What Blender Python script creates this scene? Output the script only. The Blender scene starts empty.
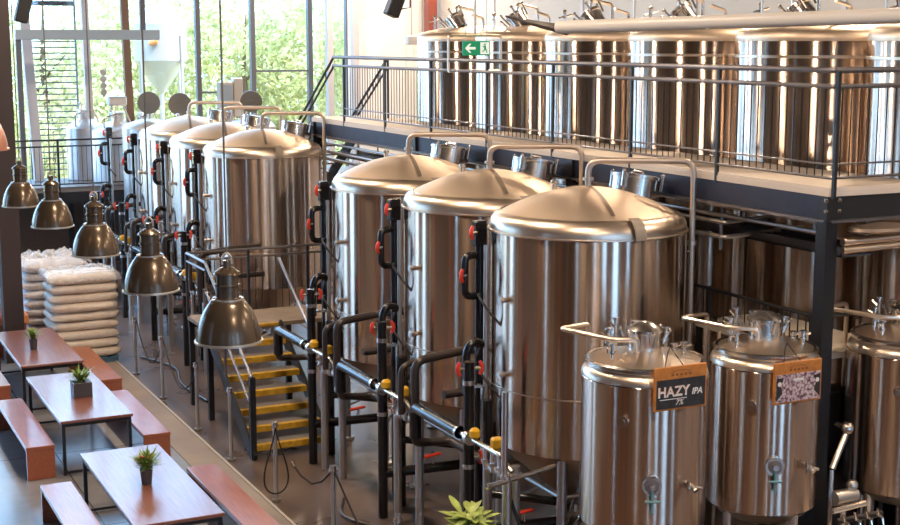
import bpy, math, random
from mathutils import Vector, Matrix, noise
random.seed(7)
PI = math.pi
sc = bpy.context.scene
COL = sc.collection
R = math.radians

# ------------------------------------------------------------------ materials
def new_mat(name):
    m = bpy.data.materials.new(name); m.use_nodes = True
    nt = m.node_tree; b = nt.nodes['Principled BSDF']
    return m, nt, b
def simple(name, col, rough=.5, metal=0., bump=0., bscale=30., vary=0., vscale=4., emis=None, estr=0., spec=None, coat=0.):
    m, nt, b = new_mat(name)
    b.inputs['Base Color'].default_value = (*col, 1); b.inputs['Roughness'].default_value = rough
    b.inputs['Metallic'].default_value = metal
    if spec is not None: b.inputs['Specular IOR Level'].default_value = spec
    if coat: b.inputs['Coat Weight'].default_value = coat; b.inputs['Coat Roughness'].default_value = .12
    tc = nt.nodes.new('ShaderNodeTexCoord')
    if vary:
        n = nt.nodes.new('ShaderNodeTexNoise'); n.inputs['Scale'].default_value = vscale; n.inputs['Detail'].default_value = 5
        nt.links.new(tc.outputs['Object'], n.inputs['Vector'])
        r = nt.nodes.new('ShaderNodeValToRGB')
        r.color_ramp.elements[0].color = (*[c*(1-vary) for c in col], 1); r.color_ramp.elements[0].position = .3
        r.color_ramp.elements[1].color = (*[min(1, c*(1+vary)) for c in col], 1); r.color_ramp.elements[1].position = .7
        nt.links.new(n.outputs['Fac'], r.inputs['Fac']); nt.links.new(r.outputs['Color'], b.inputs['Base Color'])
    if bump:
        n = nt.nodes.new('ShaderNodeTexNoise'); n.inputs['Scale'].default_value = bscale; n.inputs['Detail'].default_value = 4
        nt.links.new(tc.outputs['Object'], n.inputs['Vector'])
        bp = nt.nodes.new('ShaderNodeBump'); bp.inputs['Strength'].default_value = bump; bp.inputs['Distance'].default_value = .02
        nt.links.new(n.outputs['Fac'], bp.inputs['Height']); nt.links.new(bp.outputs['Normal'], b.inputs['Normal'])
    if emis: b.inputs['Emission Color'].default_value = (*emis, 1); b.inputs['Emission Strength'].default_value = estr
    return m
def steel(name, col, rough, aniso=.0, streak=0., rot=0.):
    m, nt, b = new_mat(name)
    b.inputs['Base Color'].default_value = (*col, 1); b.inputs['Metallic'].default_value = 1
    b.inputs['Roughness'].default_value = rough
    tc = nt.nodes.new('ShaderNodeTexCoord')
    if aniso:
        t = nt.nodes.new('ShaderNodeTangent'); t.direction_type = 'RADIAL'; t.axis = 'Z'
        nt.links.new(t.outputs['Tangent'], b.inputs['Tangent'])
        b.inputs['Anisotropic'].default_value = aniso; b.inputs['Anisotropic Rotation'].default_value = rot
    if streak:
        mp = nt.nodes.new('ShaderNodeMapping'); mp.inputs['Scale'].default_value = (7, 7, .12)
        nt.links.new(tc.outputs['Object'], mp.inputs['Vector'])
        n = nt.nodes.new('ShaderNodeTexNoise'); n.inputs['Scale'].default_value = 1.0; n.inputs['Detail'].default_value = 3
        nt.links.new(mp.outputs['Vector'], n.inputs['Vector'])
        bp = nt.nodes.new('ShaderNodeBump'); bp.inputs['Strength'].default_value = streak; bp.inputs['Distance'].default_value = .02
        nt.links.new(n.outputs['Fac'], bp.inputs['Height']); nt.links.new(bp.outputs['Normal'], b.inputs['Normal'])
    return m
M = {}
M['tank'] = steel('tank_steel', (.71, .565, .46), .21, 1.0, .05, .25)
M['dome'] = steel('dome_steel', (.80, .65, .51), .48)
M['cone'] = steel('cone_steel', (.66, .52, .40), .33)
M['steel'] = steel('bright_steel', (.74, .70, .66), .22)
M['satin'] = steel('satin_steel', (.62, .59, .56), .38)
M['band'] = steel('rolled_band_steel', (.80, .67, .55), .33)
M['seam'] = steel('dark_seam_steel', (.30, .24, .20), .5)
M['black_pipe'] = simple('black_pipe_lagging', (.008, .008, .010), .26, coat=.25)
M['brown_pipe'] = simple('dark_hose', (.045, .035, .032), .3)
M['black'] = simple('black_paint', (.011, .011, .014), .45)
M['rail'] = simple('grey_rail_paint', (.17, .16, .17), .3, metal=.6)
M['beam'] = simple('blue_black_beam_paint', (.012, .017, .042), .55, vary=.2)
M['red'] = simple('red_plastic', (.80, .06, .03), .35)
M['yellow'] = simple('yellow_plastic', (.85, .48, .03), .35)
M['nosing'] = simple('yellow_nosing_paint', (.62, .36, .03), .55, vary=.25, vscale=12)
M['tread'] = simple('checker_plate', (.20, .18, .17), .5, bump=.3, bscale=60)
M['deck'] = simple('tan_deck_board', (.72, .62, .52), .6, vary=.04, vscale=2)
M['lamp'] = simple('smoked_bronze_enamel', (.13, .095, .065), .26, metal=.55, coat=.3)
M['lamp_rim'] = simple('pale_aluminium', (.62, .60, .56), .35, metal=.7)
M['copper'] = simple('copper_enamel', (.62, .30, .22), .3, metal=.6)
M['cable'] = simple('grey_cable', (.16, .15, .14), .6)
M['white'] = simple('white_panel_paint', (.88, .89, .90), .6)
M['grey'] = simple('grey_panel_paint', (.46, .45, .44), .6)
M['frame'] = simple('dark_window_frame_paint', (.10, .11, .14), .45)
M['brownframe'] = simple('brown_window_frame_paint', (.17, .10, .07), .5)
M['paleframe'] = simple('pale_column_paint', (.50, .51, .57), .5)
M['redpost'] = simple('red_oxide_steel_paint', (.20, .045, .03), .5)
M['bluebeam'] = simple('blue_grey_beam_paint', (.30, .38, .48), .5)
M['speaker'] = simple('speaker_black', (.012, .012, .014), .6)
M['ceramic'] = simple('grey_pot', (.10, .10, .11), .5)
M['soil'] = simple('potting_soil', (.05, .03, .02), .9)
M['leaf'] = simple('green_leaf', (.24, .36, .09), .45, vary=.3, vscale=10)
M['leaf_light'] = simple('yellow_green_leaf', (.42, .52, .13), .45, vary=.3, vscale=10)
M['flower'] = simple('red_flower', (.7, .1, .06), .5)
M['rope'] = simple('black_rope', (.02, .018, .018), .7)
M['sack'] = simple('woven_white_sack', (.86, .76, .66), .5, bump=.4, bscale=25, vary=.07, vscale=9)
M['sack_print'] = simple('printed_sack', (.70, .66, .66), .5, bump=.4, bscale=25, vary=.25, vscale=9)
M['pallet'] = simple('blue_pallet_paint', (.10, .22, .36), .6)
M['tray'] = simple('orange_tray', (.80, .30, .10), .5)
M['leaf_dark_red'] = simple('dark_board', (.03, .03, .035), .7, vary=.3, vscale=20)
M['chalk'] = simple('chalk_white', (.85, .83, .80), .9)
M['chalk_orange'] = simple('chalk_orange', (.85, .45, .25), .9)
M['signwood'] = simple('orange_sign_wood', (.56, .21, .045), .45, vary=.2, vscale=14)
M['burn'] = simple('burnt_brand_mark', (.25, .09, .03), .7)
M['exit_green'] = simple('exit_sign_green', (.0, .22, .10), .45, emis=(.0, .30, .14), estr=.35)
M['exit_white'] = simple('exit_sign_white', (.9, .95, .92), .45, emis=(.9, 1, .95), estr=.35)
M['bark'] = simple('tree_bark', (.12, .08, .05), .9, bump=.4)
M['galv'] = simple('white_silo_paint', (.46, .42, .38), .4, metal=.2)
M['whitetank'] = simple('pale_satin_tank_steel', (.62, .62, .63), .35, metal=.75)

def crown_mat(name, c0, c1):
    m, nt, b = new_mat(name)
    tc = nt.nodes.new('ShaderNodeTexCoord'); n = nt.nodes.new('ShaderNodeTexNoise'); n.inputs['Scale'].default_value = 1.6; n.inputs['Detail'].default_value = 6
    nt.links.new(tc.outputs['Object'], n.inputs['Vector'])
    r = nt.nodes.new('ShaderNodeValToRGB'); r.color_ramp.elements[0].position = .35; r.color_ramp.elements[1].position = .65
    r.color_ramp.elements[0].color = (*c0, 1); r.color_ramp.elements[1].color = (*c1, 1)
    nt.links.new(n.outputs['Fac'], r.inputs['Fac']); nt.links.new(r.outputs['Color'], b.inputs['Base Color'])
    b.inputs['Roughness'].default_value = .6
    tr = nt.nodes.new('ShaderNodeBsdfTranslucent'); mx = nt.nodes.new('ShaderNodeMixShader'); mx.inputs[0].default_value = .5
    nt.links.new(r.outputs['Color'], tr.inputs['Color']); out = nt.nodes['Material Output']
    nt.links.new(b.outputs[0], mx.inputs[1]); nt.links.new(tr.outputs[0], mx.inputs[2]); nt.links.new(mx.outputs[0], out.inputs[0])
    return m
M['crown_a'] = crown_mat('yellow_green_foliage', (.34, .39, .13), (.80, .74, .42))
M['crown_b'] = crown_mat('pale_green_foliage', (.46, .48, .23), (.86, .80, .54))
M['grass'] = simple('sunlit_lawn', (.72, .58, .28), .9, vary=.3, vscale=1.5)

def glass():
    m = bpy.data.materials.new('window_glass'); m.use_nodes = True; nt = m.node_tree; nt.nodes.clear()
    o = nt.nodes.new('ShaderNodeOutputMaterial'); mx = nt.nodes.new('ShaderNodeMixShader')
    t = nt.nodes.new('ShaderNodeBsdfTransparent'); t.inputs['Color'].default_value = (.95, .97, .97, 1)
    g = nt.nodes.new('ShaderNodeBsdfGlossy'); g.inputs['Roughness'].default_value = .03
    mx.inputs['Fac'].default_value = .07
    nt.links.new(t.outputs[0], mx.inputs[1]); nt.links.new(g.outputs[0], mx.inputs[2]); nt.links.new(mx.outputs[0], o.inputs[0])
    return m
M['glass'] = glass()
def film():
    m, nt, b = new_mat('clear_pallet_film')
    b.inputs['Base Color'].default_value = (.85, .88, .92, 1); b.inputs['Roughness'].default_value = .25
    b.inputs['Alpha'].default_value = .32
    return m
M['film'] = film()

def wood(name, c0, c1, rough=.3, scale=3., axis='Y'):
    m, nt, b = new_mat(name)
    tc = nt.nodes.new('ShaderNodeTexCoord'); mp = nt.nodes.new('ShaderNodeMapping')
    mp.inputs['Scale'].default_value = (14, .8, 14) if axis == 'Y' else (.8, 14, 14)
    nt.links.new(tc.outputs['Object'], mp.inputs['Vector'])
    n = nt.nodes.new('ShaderNodeTexNoise'); n.inputs['Scale'].default_value = scale; n.inputs['Detail'].default_value = 6; n.inputs['Distortion'].default_value = .4
    nt.links.new(mp.outputs['Vector'], n.inputs['Vector'])
    r = nt.nodes.new('ShaderNodeValToRGB'); r.color_ramp.elements[0].position = .3; r.color_ramp.elements[1].position = .7
    r.color_ramp.elements[0].color = (*c0, 1); r.color_ramp.elements[1].color = (*c1, 1)
    nt.links.new(n.outputs['Fac'], r.inputs['Fac']); nt.links.new(r.outputs['Color'], b.inputs['Base Color'])
    b.inputs['Roughness'].default_value = rough
    b.inputs['Coat Weight'].default_value = .6; b.inputs['Coat Roughness'].default_value = .14
    return m
M['table_wood'] = wood('red_brown_table_wood', (.22, .075, .05), (.34, .135, .09), .30)
M['bench_wood'] = wood('orange_brown_bench_wood', (.32, .085, .035), (.46, .14, .06), .33)
M['darkwood'] = wood('dark_brown_panelling', (.078, .043, .028), (.155, .092, .062), .5)

def floor_mat(name, c0, c1, rough, joint=True):
    m, nt, b = new_mat(name)
    tc = nt.nodes.new('ShaderNodeTexCoord')
    n = nt.nodes.new('ShaderNodeTexNoise'); n.inputs['Scale'].default_value = .9; n.inputs['Detail'].default_value = 8
    nt.links.new(tc.outputs['Object'], n.inputs['Vector'])
    r = nt.nodes.new('ShaderNodeValToRGB'); r.color_ramp.elements[0].position = .35; r.color_ramp.elements[1].position = .65
    r.color_ramp.elements[0].color = (*c0, 1); r.color_ramp.elements[1].color = (*c1, 1)
    nt.links.new(n.outputs['Fac'], r.inputs['Fac'])
    b.inputs['Roughness'].default_value = rough
    out = r.outputs['Color']
    if joint:
        br = nt.nodes.new('ShaderNodeTexBrick'); br.offset = 0
        br.inputs['Scale'].default_value = 1; br.inputs['Brick Width'].default_value = 3.2; br.inputs['Row Height'].default_value = 3.2
        br.inputs['Mortar Size'].default_value = .012
        br.inputs['Color1'].default_value = br.inputs['Color2'].default_value = (1, 1, 1, 1); br.inputs['Mortar'].default_value = (.35, .35, .35, 1)
        nt.links.new(tc.outputs['Object'], br.inputs['Vector'])
        mx = nt.nodes.new('ShaderNodeMixRGB'); mx.blend_type = 'MULTIPLY'; mx.inputs[0].default_value = 1
        nt.links.new(out, mx.inputs[1]); nt.links.new(br.outputs['Color'], mx.inputs[2]); out = mx.outputs[0]
    nt.links.new(out, b.inputs['Base Color'])
    rr = nt.nodes.new('ShaderNodeMapRange'); rr.inputs[3].default_value = rough*.6; rr.inputs[4].default_value = rough*1.4
    nt.links.new(n.outputs['Fac'], rr.inputs[0]); nt.links.new(rr.outputs[0], b.inputs['Roughness'])
    return m
M['concrete'] = floor_mat('polished_concrete', (.20, .20, .21), (.31, .31, .32), .20)
M['wetfloor'] = floor_mat('dark_sealed_floor', (.085, .06, .052), (.17, .125, .105), .30, False)
M['curb'] = floor_mat('worn_tan_concrete', (.26, .21, .18), (.36, .30, .25), .6, False)

# ------------------------------------------------------------------ mesh builder
class MB:
    def __init__(s): s.v = []; s.f = []; s.mi = []; s.mk = []
    def mark(s):
        s.mk.append((len(s.v), len(s.f))); return s
    def add(s, vs, fs, mi=0):
        o = len(s.v); s.v += [tuple(p) for p in vs]; s.f += [tuple(i+o for i in f) for f in fs]; s.mi += [mi]*len(fs); return s
    def box(s, x0, y0, z0, x1, y1, z1, b=0., mi=0):
        if b <= 0:
            vs = [(x, y, z) for x in (x0, x1) for y in (y0, y1) for z in (z0, z1)]
            return s.add(vs, [(0, 1, 3, 2), (4, 6, 7, 5), (0, 4, 5, 1), (2, 3, 7, 6), (0, 2, 6, 4), (1, 5, 7, 3)], mi)
        b = min(b, (x1-x0)*.45, (y1-y0)*.45, (z1-z0)*.45)
        C = [(x, y, z) for x in (0, 1) for y in (0, 1) for z in (0, 1)]
        lo = (x0, y0, z0); hi = (x1, y1, z1); vs = []; ix = {}
        for c in C:
            for a in range(3):
                p = []
                for k in range(3):
                    base = hi[k] if c[k] else lo[k]
                    p.append(base if k == a else (base - b if c[k] else base + b))
                ix[(c, a)] = len(vs); vs.append(tuple(p))
        fs = []
        for a in range(3):
            o = [k for k in range(3) if k != a]
            for sgn in (0, 1):
                q = []
                for (u, w) in ((0, 0), (1, 0), (1, 1), (0, 1)):
                    c = [0, 0, 0]; c[a] = sgn; c[o[0]] = u; c[o[1]] = w; q.append(ix[(tuple(c), a)])
                fs.append(tuple(q))
            for u in (0, 1):
                for w in (0, 1):
                    c0 = [0, 0, 0]; c1 = [0, 0, 0]; c1[a] = 1; c0[o[0]] = c1[o[0]] = u; c0[o[1]] = c1[o[1]] = w
                    fs.append((ix[(tuple(c0), o[0])], ix[(tuple(c1), o[0])], ix[(tuple(c1), o[1])], ix[(tuple(c0), o[1])]))
        for c in C: fs.append((ix[(c, 0)], ix[(c, 1)], ix[(c, 2)]))
        return s.add(vs, fs, mi)
    def bar(s, p, q, w, h=None, mi=0):
        """rectangular bar from p to q, width w (horizontal), height h"""
        h = h or w; p = Vector(p); q = Vector(q); d = (q-p).normalized()
        u = d.cross(Vector((0, 0, 1)))
        if u.length < 1e-4: u = Vector((1, 0, 0))
        u.normalize(); v = u.cross(d)
        vs = [c + u*a*w/2 + v*b*h/2 for c in (p, q) for a, b in ((-1, -1), (1, -1), (1, 1), (-1, 1))]
        return s.add(vs, [(0, 3, 2, 1), (4, 5, 6, 7), (0, 1, 5, 4), (1, 2, 6, 5), (2, 3, 7, 6), (3, 0, 4, 7)], mi)
    def tube(s, pts, r, n=10, bend=0., cap=True, mi=0, closed=False):
        pts = [Vector(p) for p in pts]
        if bend > 0 and len(pts) > 2:
            out = [pts[0]]
            for i in range(1, len(pts)-1):
                a, b, c = pts[i-1], pts[i], pts[i+1]
                l = min(bend, (a-b).length*.49, (c-b).length*.49)
                p0 = b + (a-b).normalized()*l; p1 = b + (c-b).normalized()*l
                for k in range(6):
                    t = k/5; out.append(p0*(1-t)**2 + b*2*t*(1-t) + p1*t*t)
            out.append(pts[-1]); pts = out
        rr = r if isinstance(r, (list, tuple)) else [r]*len(pts)
        N = len(pts); vs = []; prev = None
        for i, p in enumerate(pts):
            if closed: t = pts[(i+1) % N]-pts[i-1]
            else: t = pts[min(i+1, N-1)]-pts[max(i-1, 0)]
            t.normalize()
            if prev is None:
                u = t.cross(Vector((0, 0, 1)))
                if u.length < 1e-3: u = t.cross(Vector((1, 0, 0)))
            else: u = prev - t*prev.dot(t)
            u.normalize(); prev = u; w = t.cross(u)
            for k in range(n):
                a = 2*PI*k/n; vs.append(p + (u*math.cos(a)+w*math.sin(a))*rr[i])
        fs = []
        for i in range(N if closed else N-1):
            j = (i+1) % N
            for k in range(n):
                fs.append((i*n+k, j*n+k, j*n+(k+1) % n, i*n+(k+1) % n))
        if cap and not closed: fs += [tuple(range(n)), tuple((N-1)*n+k for k in reversed(range(n)))]
        return s.add(vs, fs, mi)
    def lathe(s, prof, n=48, c=(0, 0, 0), mat=None, mi=0):
        """profile [(r, z)] spun about z (then optionally transformed by mat)"""
        vs = []; idx = []
        for r, z in prof:
            if r < 1e-6: idx.append([len(vs)]); vs.append(Vector((0, 0, z)))
            else:
                idx.append(list(range(len(vs), len(vs)+n)))
                vs += [Vector((r*math.cos(2*PI*k/n), r*math.sin(2*PI*k/n), z)) for k in range(n)]
        fs = []
        for a, b in zip(idx, idx[1:]):
            if len(a) == 1 and len(b) == 1: continue
            for k in range(n):
                k2 = (k+1) % n
                if len(a) == 1: fs.append((a[0], b[k2], b[k]))
                elif len(b) == 1: fs.append((a[k], a[k2], b[0]))
                else: fs.append((a[k], a[k2], b[k2], b[k]))
        T = Matrix.Translation(Vector(c))
        if mat is not None: T = T @ mat.to_4x4()
        return s.add([T @ v for v in vs], fs, mi)
    def ball(s, c, r, n=12, sc_=(1, 1, 1), mi=0):
        m = n//2; prof = [(r*math.sin(PI*i/m), -r*math.cos(PI*i/m)) for i in range(m+1)]
        prof[0] = (0, -r); prof[-1] = (0, r)
        return s.lathe(prof, n, c, Matrix.Diagonal(Vector(sc_)), mi)
    def disc(s, p, d, r, t, n=20, mi=0):
        """a short cylinder centred at p, axis d, thickness t"""
        d = Vector(d).normalized(); return s.tube([Vector(p)-d*t/2, Vector(p)+d*t/2], r, n, mi=mi)
    def build(s, name, mat, parent=None, loc=None, angle=35):
        if len(s.mk) > 1:
            first = None
            for i, (v0, f0) in enumerate(s.mk):
                v1, f1 = s.mk[i+1] if i+1 < len(s.mk) else (len(s.v), len(s.f))
                q = MB(); q.v = s.v[v0:v1]; q.f = [tuple(k-v0 for k in f) for f in s.f[f0:f1]]; q.mi = s.mi[f0:f1]
                o = q.build(name, mat, parent, loc, angle); first = first or o
            return first
        me = bpy.data.meshes.new(name); me.from_pydata(s.v, [], s.f)
        for m in (mat if isinstance(mat, (list, tuple)) else [mat]): me.materials.append(m)
        if len(me.polygons) == len(s.mi): me.polygons.foreach_set('material_index', s.mi)
        me.polygons.foreach_set('use_smooth', [True]*len(me.polygons))
        me.update()
        try: me.set_sharp_from_angle(angle=R(angle))
        except Exception: pass
        o = bpy.data.objects.new(name, me); COL.objects.link(o)
        if parent is not None: o.parent = parent
        if loc is not None: o.location = loc
        return o
def tag(o, label, cat, group=None, kind=None):
    if label: o['label'] = label
    if cat: o['category'] = cat
    if group: o['group'] = group
    if kind: o['kind'] = kind
    return o
def thing(name, label, cat, loc=(0, 0, 0), rz=0., group=None):
    o = bpy.data.objects.new(name, None); o.empty_display_size = .1; COL.objects.link(o)
    o.location = loc; o.rotation_euler = (0, 0, rz); return tag(o, label, cat, group)
def struct(o): o['kind'] = 'structure'; return o
def dup(root, loc, label=None, rz=None, group=None):
    def cp(o, par):
        c = o.copy(); COL.objects.link(c); c.parent = par
        for ch in o.children: cp(ch, c)
        return c
    r = cp(root, None); r.location = loc
    if rz is not None: r.rotation_euler = (0, 0, rz)
    if label: r['label'] = label
    if group: r['group'] = group
    return r
def part(o, label): o['label'] = label; return o

# ------------------------------------------------------------------ camera
cam = bpy.data.objects.new('camera', bpy.data.cameras.new('camera')); COL.objects.link(cam)
cam.location = (0, 0, 5.7); cam.rotation_euler = (R(90-9.078), 0, R(-25.947))
cam.data.sensor_width = 36; cam.data.lens = 36*1380/900; cam.data.clip_end = 400
sc.camera = cam

# ------------------------------------------------------------------ room shell
XL, XR, YN, YF, ZC = -9.0, 16.6, -8.0, 36.0, 9.6
struct(MB().box(XL, 12.3, -.2, 4.75, YF, 0).build('floor', M['concrete']))
struct(MB().box(XL, YN, -.2, 5.22, 12.3, 0).build('floor_near_unseen', M['darkwood']))  # out of view; made dark timber so the tanks reflect brown
struct(MB().box(5.22, YN, -.2, XR, YF, -.005).build('floor', M['wetfloor']))
struct(MB().box(4.75, 12.3, -.2, 5.22, YF, .012).build('trim_1', M['curb']))
struct(MB().box(5.20, YN, -.1, 5.235, YF, .03).build('trim_2', simple('pale_curb_edge', (.52, .47, .42), .5)))
struct(MB().box(XL-.2, YN-.2, ZC, XR+.2, YF+.2, ZC+.2).build('ceiling', simple('brown_ceiling', (.16, .12, .10), .8)))
w = MB(); w.box(XR, YN, 0, XR+.2, YF, ZC)
struct(w.build('wall_right', M['grey']))
for i in range(6):
    MBo = MB().box(XR-.03, 10+i*4.3, 4.5, XR, 10.12+i*4.3, ZC)
    struct(MBo.build('trim_%d' % (3+i), M['paleframe']))
# far wall: windows from XL to 14.4, then white cladding
fx = [XL, -6, -3, 0, 2.8, 4.9, 10.12, 11.62, 13.25, 14.36]
for i in range(len(fx)-1):
    x0, x1 = fx[i], fx[i+1]
    fm = 'frame'
    m = MB(); t = .06
    m.box(x0, YF-.02, 0, x0+t*1.4, YF+.16, ZC); m.box(x1-t*.6, YF-.02, 0, x1, YF+.16, ZC)
    m.box(x0, YF, 0, x1, YF+.12, .25); m.box(x0, YF, ZC-.15, x1, YF+.12, ZC)
    if i == 7: m.box(x0, YF+.02, 4.9, x1, YF+.1, 4.95)
    if i == 6: m.box(x0, YF+.02, 4.35, x1, YF+.1, 4.4)
    wn = struct(m.build('window_%d' % (i+1), M[fm]))
    MB().box(x0+t, YF+.06, .2, x1-t*.5, YF+.075, ZC-.1).build('pane', M['glass'], wn)
m = MB(); m.box(14.36, YF-.05, 0, XR, YF+.15, ZC)
wf = struct(m.build('wall_far', M['white']))
m = MB()
for k in range(12): m.box(14.4+k*.19, YF-.075, 0, 14.43+k*.19, YF-.05, ZC)
m.build('cladding_rib', M['white'], wf)
d1 = struct(MB().box(14.52, YF-.14, 2.2, 16.05, YF-.08, 6.3, .01).build('door_1', simple('white_sliding_door_paint', (.88, .90, .92), .5)))
struct(MB().box(XL, YF-.25, 0, XR, YF-.03, 2.15).build('wall_back', M['darkwood']))
# unseen near and left walls: dark panelling, windows added to streak the tanks
def pier_wall(axis, const, a0, a1, sign, name, nwin, start):
    m = MB(); edges = nwin; k = start
    def bx(u0, u1, z0, z1, d0=0, d1=.2):
        if axis == 'X': m.box(min(const, const+sign*d1), u0, z0, max(const, const+sign*d1), u1, z1)
        else: m.box(u0, min(const, const+sign*d1), z0, u1, max(const, const+sign*d1), z1)
    u = a0
    for e0, e1 in edges:
        bx(u, e0, 0, ZC); bx(e0, e1, 0, .5); bx(e0, e1, 8.2, ZC); u = e1
    bx(u, a1, 0, ZC)
    struct(m.build(name, M['darkwood']))
    for e0, e1 in edges:
        f = MB()
        c = const+sign*.1
        for z in (.5, 4.3, 8.13):
            if axis == 'X': f.box(c-.04, e0, z, c+.04, e1, z+.07)
            else: f.box(e0, c-.04, z, e1, c+.04, z+.07)
        for u in (e0, e1-.06):
            if axis == 'X': f.box(c-.04, u, .5, c+.04, u+.06, 8.2)
            else: f.box(u, c-.04, .5, u+.06, c+.04, 8.2)
        wn = struct(f.build('window_%d' % k, M['frame'])); k += 1
        g = MB()
        if axis == 'X': g.box(c-.006, e0, .5, c+.006, e1, 8.2)
        else: g.box(e0, c-.006, .5, e1, c+.006, 8.2)
        g.build('pane', M['glass'], wn)
    return k
k = pier_wall('Y', YN, XL, XR, -1, 'wall_near', [(-1.2, -.5), (2.6, 3.9), (6.9, 9.0), (12.8, 13.6)], 20)
k = pier_wall('X', XL, YN, YF, -1, 'wall_left', [(-6.2, -5.5), (8.6, 9.0), (24.0, 26.5), (30.5, 34.5)], k)
cream = simple('added_cream_pilaster', (.55, .48, .26), .6); brick = simple('added_brick_pilaster', (.42, .14, .06), .7, vary=.2)  # unseen pilasters added to reflect as coloured streaks on the tanks
q_ = 30
for (x, w_, mt) in ((-4.0, .5, cream), (-2.6, .7, brick), (.9, .4, cream), (5.2, .9, brick), (9.6, .5, cream)):
    struct(MB().box(x, YN, 0, x+w_, YN+.12, ZC).build('trim_%d' % q_, mt)); q_ += 1
for (y, w_, mt) in ((-3.6, .5, cream), (-2.4, .6, brick), (-.4, .6, cream), (3.0, 1.0, brick), (6.0, .3, cream), (11.0, .9, brick), (18.5, 1.0, brick), (20.6, .5, cream), (28.0, .9, brick)):
    struct(MB().box(XL, y, 0, XL+.12, y+w_, ZC).build('trim_%d' % q_, mt)); q_ += 1

struct(MB().box(XL, YN, 3.9, 4.6, 1.2, 4.1).build('floor_gallery_added', M['darkwood']))  # unseen slab added so the tank shells reflect dark brown
# ------------------------------------------------------------------ outside
struct(MB().box(-60, YF+.3, -.6, 90, 120, -.3).build('ground', M['grass']))
def leaf_ball(mb, c, r, n, size):
    for _ in range(n):
        d = Vector((random.gauss(0, 1), random.gauss(0, 1), random.gauss(0, 1))).normalized()
        p = Vector(c) + d*r*(.72+.4*random.random())
        u = Vector((random.gauss(0, 1), random.gauss(0, 1), random.gauss(0, 1))).normalized()
        v = u.cross(d).normalized(); u = (u*.6 + d.cross(v)*.6).normalized()
        s = size*(.6+.8*random.random())
        mb.add([p-u*s, p+v*s*.5, p+u*s, p-v*s*.5], [(0, 1, 2, 3)])
def tree(x, y, h, r, mat, label, seed):
    random.seed(seed)
    t = thing('tree', label, 'tree', (x, y, -.3), 0, 'trees outside the windows')
    b = MB(); b.tube([(0, 0, 0), (.1, 0, h*.3), (-.1, .1, h*.6), (0, 0, h*.85)], [.2, .14, .09, .03], 8)
    for k in range(5):
        a = k*1.26; b.tube([(0, 0, h*(.25+.08*k)), (math.cos(a)*r*.4, math.sin(a)*r*.4, h*(.34+.08*k))], [.06, .02], 6)
    b.build('trunk', M['bark'], t)
    c = MB()
    for k in range(30):
        a = random.random()*2*PI; q = random.random()**.5*r*.8; z = h*(.12+.85*random.random())
        leaf_ball(c, (math.cos(a)*q, math.sin(a)*q, z), r*.42, 420, .11)
    c.build('foliage', mat, t)
    return t
tl = ['broad yellow-green tree behind the louvred bay', 'pale green tree behind the hanging silo', 'tall sunlit tree outside between silo and dark frame',
      'rounded green tree outside the wide middle pane', 'pale tree outside beside the white wall', 'bushy yellow-green tree outside the narrow panes',
      'sunlit tree outside the window nearest the dark column', 'background tree beyond the lawn behind the silo', 'background tree beyond the lawn behind the middle panes']
ts = [(8.6, 50, 8.4, 3.4, 'crown_b'), (12.2, 53, 8.8, 3.6, 'crown_a'), (15.6, 49, 8.2, 3.0, 'crown_a'), (18.4, 52, 8.6, 3.4, 'crown_b'), (23.0, 54, 9, 3.6, 'crown_a'),
      (20.6, 47, 7, 2.6, 'crown_a'), (5.2, 46, 8, 2.8, 'crown_a'), (13.5, 62, 10, 5, 'crown_b'), (23.5, 64, 10, 5, 'crown_b')]
for i, a in enumerate(ts): tree(a[0], a[1], a[2], a[3], M[a[4]], tl[i], 20+i)
random.seed(3)
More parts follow.
